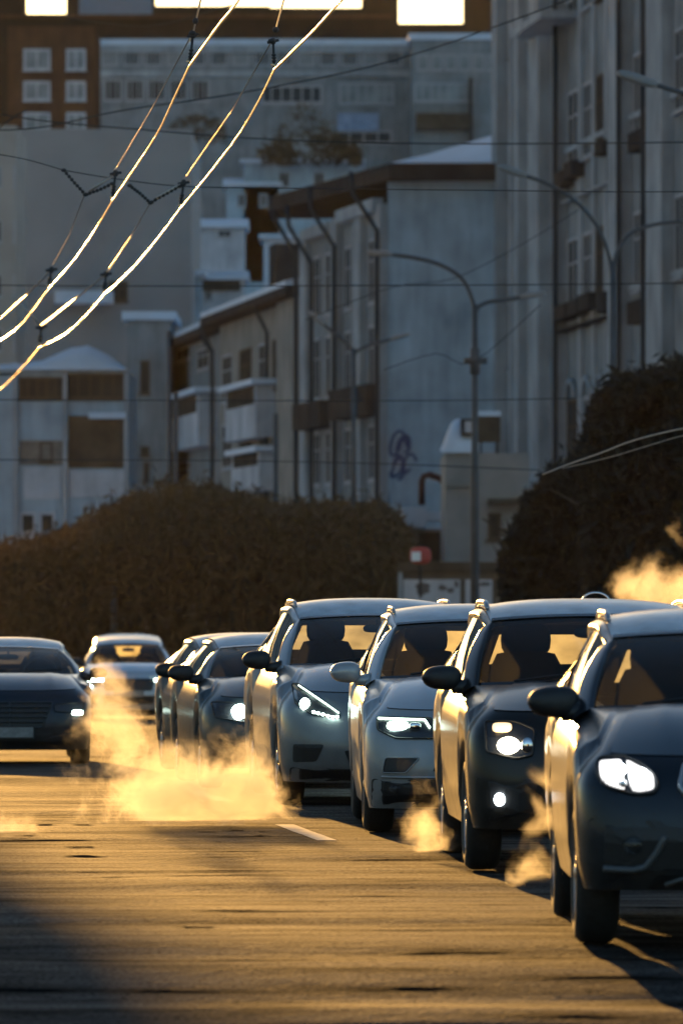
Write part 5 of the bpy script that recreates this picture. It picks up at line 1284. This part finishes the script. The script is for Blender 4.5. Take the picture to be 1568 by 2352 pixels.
# ------------------------------------------------------------------ exhaust steam
def plume(label, blobs, dens, nscale=2.6, lo=.42, hi=.62, seed=0.0, step=.35, aniso=.55):
    """blobs: (x, y, distance, radius in m, squash in distance, weight)"""
    pts = [(P(x, y, d), r, sq, wt) for (x, y, d, r, sq, wt) in blobs]
    mn = Vector([min(p[i] - r * (sq if i == 1 else 1) for p, r, sq, w_ in pts) for i in range(3)]); mx_ = Vector([max(p[i] + r * (sq if i == 1 else 1) for p, r, sq, w_ in pts) for i in range(3)])
    mn.z = max(mn.z, gz((mn.x + mx_.x) / 2, (mn.y + mx_.y) / 2) + .03)
    c = (mn + mx_) / 2; b = MB(); b.box(mn.x - c.x, mx_.x - c.x, mn.y - c.y, mx_.y - c.y, mn.z - c.z, mx_.z - c.z)
    m = bpy.data.materials.new('steam'); m.use_nodes = True; n = m.node_tree.nodes; l = m.node_tree.links; n.clear()
    o_ = n.new('ShaderNodeOutputMaterial'); v = n.new('ShaderNodeVolumePrincipled'); l.new(v.outputs[0], o_.inputs['Volume'])
    v.inputs['Color'].default_value = (.97, .97, .97, 1); v.inputs['Anisotropy'].default_value = aniso
    tc = n.new('ShaderNodeTexCoord')
    # swirl the coordinates a little so the edges curl
    sw = n.new('ShaderNodeTexNoise'); sw.inputs['Scale'].default_value = 2.2; sw.inputs['Detail'].default_value = 3
    l.new(tc.outputs['Object'], sw.inputs['Vector'])
    s1 = n.new('ShaderNodeVectorMath'); s1.operation = 'SUBTRACT'; l.new(sw.outputs['Color'], s1.inputs[0]); s1.inputs[1].default_value = (.5, .5, .5)
    s2 = n.new('ShaderNodeVectorMath'); s2.operation = 'SCALE'; s2.inputs['Scale'].default_value = .55; l.new(s1.outputs[0], s2.inputs[0])
    s3 = n.new('ShaderNodeVectorMath'); s3.operation = 'ADD'; l.new(tc.outputs['Object'], s3.inputs[0]); l.new(s2.outputs[0], s3.inputs[1])
    acc = None
    for (p, r, sq, wt) in pts:
        q = p - c
        a = n.new('ShaderNodeVectorMath'); a.operation = 'SUBTRACT'; l.new(s3.outputs[0], a.inputs[0]); a.inputs[1].default_value = q
        a2 = n.new('ShaderNodeVectorMath'); a2.operation = 'MULTIPLY'; l.new(a.outputs[0], a2.inputs[0]); a2.inputs[1].default_value = (1 / r, 1 / (r * sq), 1 / r)
        ln = n.new('ShaderNodeVectorMath'); ln.operation = 'LENGTH'; l.new(a2.outputs[0], ln.inputs[0])
        mr = n.new('ShaderNodeMapRange'); mr.interpolation_type = 'SMOOTHSTEP'; mr.inputs[1].default_value = .95; mr.inputs[2].default_value = .15; mr.inputs[3].default_value = 0; mr.inputs[4].default_value = wt
        l.new(ln.outputs['Value'], mr.inputs[0])
        if acc is None: acc = mr.outputs[0]
        else:
            ad = n.new('ShaderNodeMath'); ad.operation = 'ADD'; l.new(acc, ad.inputs[0]); l.new(mr.outputs[0], ad.inputs[1]); acc = ad.outputs[0]
    no = n.new('ShaderNodeTexNoise'); no.inputs['Scale'].default_value = nscale; no.inputs['Detail'].default_value = 6; no.inputs['Roughness'].default_value = .74
    of = n.new('ShaderNodeVectorMath'); of.operation = 'ADD'; of.inputs[1].default_value = (seed, seed * 2, 1.5); l.new(s3.outputs[0], of.inputs[0]); l.new(of.outputs[0], no.inputs['Vector'])
    # threshold falls where the plume is thick
    th = n.new('ShaderNodeMath'); th.operation = 'MULTIPLY_ADD'; th.inputs[1].default_value = .30; l.new(acc, th.inputs[0]); l.new(no.outputs[0], th.inputs[2])
    mp = n.new('ShaderNodeMapRange'); mp.interpolation_type = 'SMOOTHSTEP'; mp.inputs[1].default_value = lo + .08; mp.inputs[2].default_value = hi + .14; mp.inputs[3].default_value = 0; mp.inputs[4].default_value = dens; l.new(th.outputs[0], mp.inputs[0])
    fade = n.new('ShaderNodeMath'); fade.operation = 'MULTIPLY'; l.new(mp.outputs[0], fade.inputs[0])
    cl = n.new('ShaderNodeMath'); cl.operation = 'MINIMUM'; cl.inputs[1].default_value = 1.2; l.new(acc, cl.inputs[0]); l.new(cl.outputs[0], fade.inputs[1])
    l.new(fade.outputs[0], v.inputs['Density'])
    m.cycles.volume_step_rate = step
    o = b.build('exhaust_steam', m); o.location = c
    return tag(o, label, 'steam', 'clouds of exhaust steam', 'stuff')
def R_(px, d): return px / F * d
D0 = 57.0
plume('large golden cloud of exhaust steam rolling low over the road left of the grey crossover',
      [(520, 1835, 54.6, .55, 1.3, .9), (600, 1810, 54.6, .42, 1.3, .8), (420, 1830, 54.4, .52, 1.3, .8), (320, 1810, 54.4, .48, 1.3, .7), (240, 1860, 54, .40, 1.3, .45), (170, 1890, 53.6, .30, 1.3, .35),
       (270, 1700, 54.9, .38, 1.3, .85), (250, 1610, 55, .30, 1.3, .8), (255, 1540, 55, .22, 1.3, .7), (440, 1730, 54.9, .38, 1.3, .5), (590, 1700, 54.8, .26, 1.3, .38), (175, 1700, 54.6, .26, 1.3, .32), (340, 1640, 55, .26, 1.3, .3), (615, 1610, 54.7, .22, 1.3, .26), (530, 1720, 54.7, .28, 1.3, .36), (160, 1770, 54.2, .32, 1.3, .4), (205, 1650, 54.8, .24, 1.3, .45), (300, 1570, 55, .2, 1.3, .4), (360, 1900, 53.4, .28, 1.2, .6), (520, 1905, 53.4, .28, 1.2, .7)], 2.5, nscale=7.0, lo=.53, hi=.64, seed=1.0, aniso=.5, step=.2)
plume('golden wisp of steam rising left of the black car front wheel', [(980, 1950, 47.6, .24, 2, .8), (985, 1880, 48, .2, 2, .7), (970, 1820, 48.4, .16, 2, .4), (965, 1740, 48.6, .16, 2, .3)], 3.0, 8, lo=.52, hi=.64, seed=3)
plume('golden wisp of steam between the two nearest cars', [(1238, 1970, 39.5, .16, 1.6, .6), (1242, 1880, 39.6, .16, 1.6, .75), (1252, 1790, 39.6, .14, 1.6, .7), (1222, 1850, 39.5, .10, 1.6, .5), (1205, 1985, 39.4, .11, 1.6, .5)], 3.0, 9, lo=.52, hi=.64, seed=5)
plume('orange puff of steam above the car roofs at the right edge', [(1440, 1325, 53, .17, 1.6, .8), (1490, 1350, 53, .24, 1.6, .9), (1560, 1350, 53, .26, 1.6, .9), (1550, 1240, 53, .16, 1.6, .35), (1565, 1190, 53, .15, 1.6, .3), (1640, 1340, 53, .3, 1.6, .8)], 2.2, 6, lo=.5, hi=.64, seed=7)
plume('faint drift of steam low at the left edge of the road', [(30, 1940, 51.5, .30, 2, .6), (95, 1950, 51.5, .24, 2, .45), (-40, 1940, 51.5, .34, 2, .6)], 2.0, 6, lo=.5, hi=.62, seed=9)

# ------------------------------------------------------------------ frosty air
hz = MB(); hz.box(-420, 420, -40, 1000, -9, 140)
mh = bpy.data.materials.new('frosty_air'); mh.use_nodes = True; n = mh.node_tree.nodes; n.clear()
ho = n.new('ShaderNodeOutputMaterial'); hv = n.new('ShaderNodeVolumePrincipled'); mh.node_tree.links.new(hv.outputs[0], ho.inputs['Volume'])
hv.inputs['Color'].default_value = (.9, .9, .9, 1); hv.inputs['Density'].default_value = 0.000018; hv.inputs['Anisotropy'].default_value = .6
tag(hz.build('haze', mh), 'thin frosty haze in the air over the street', 'haze', kind='stuff')
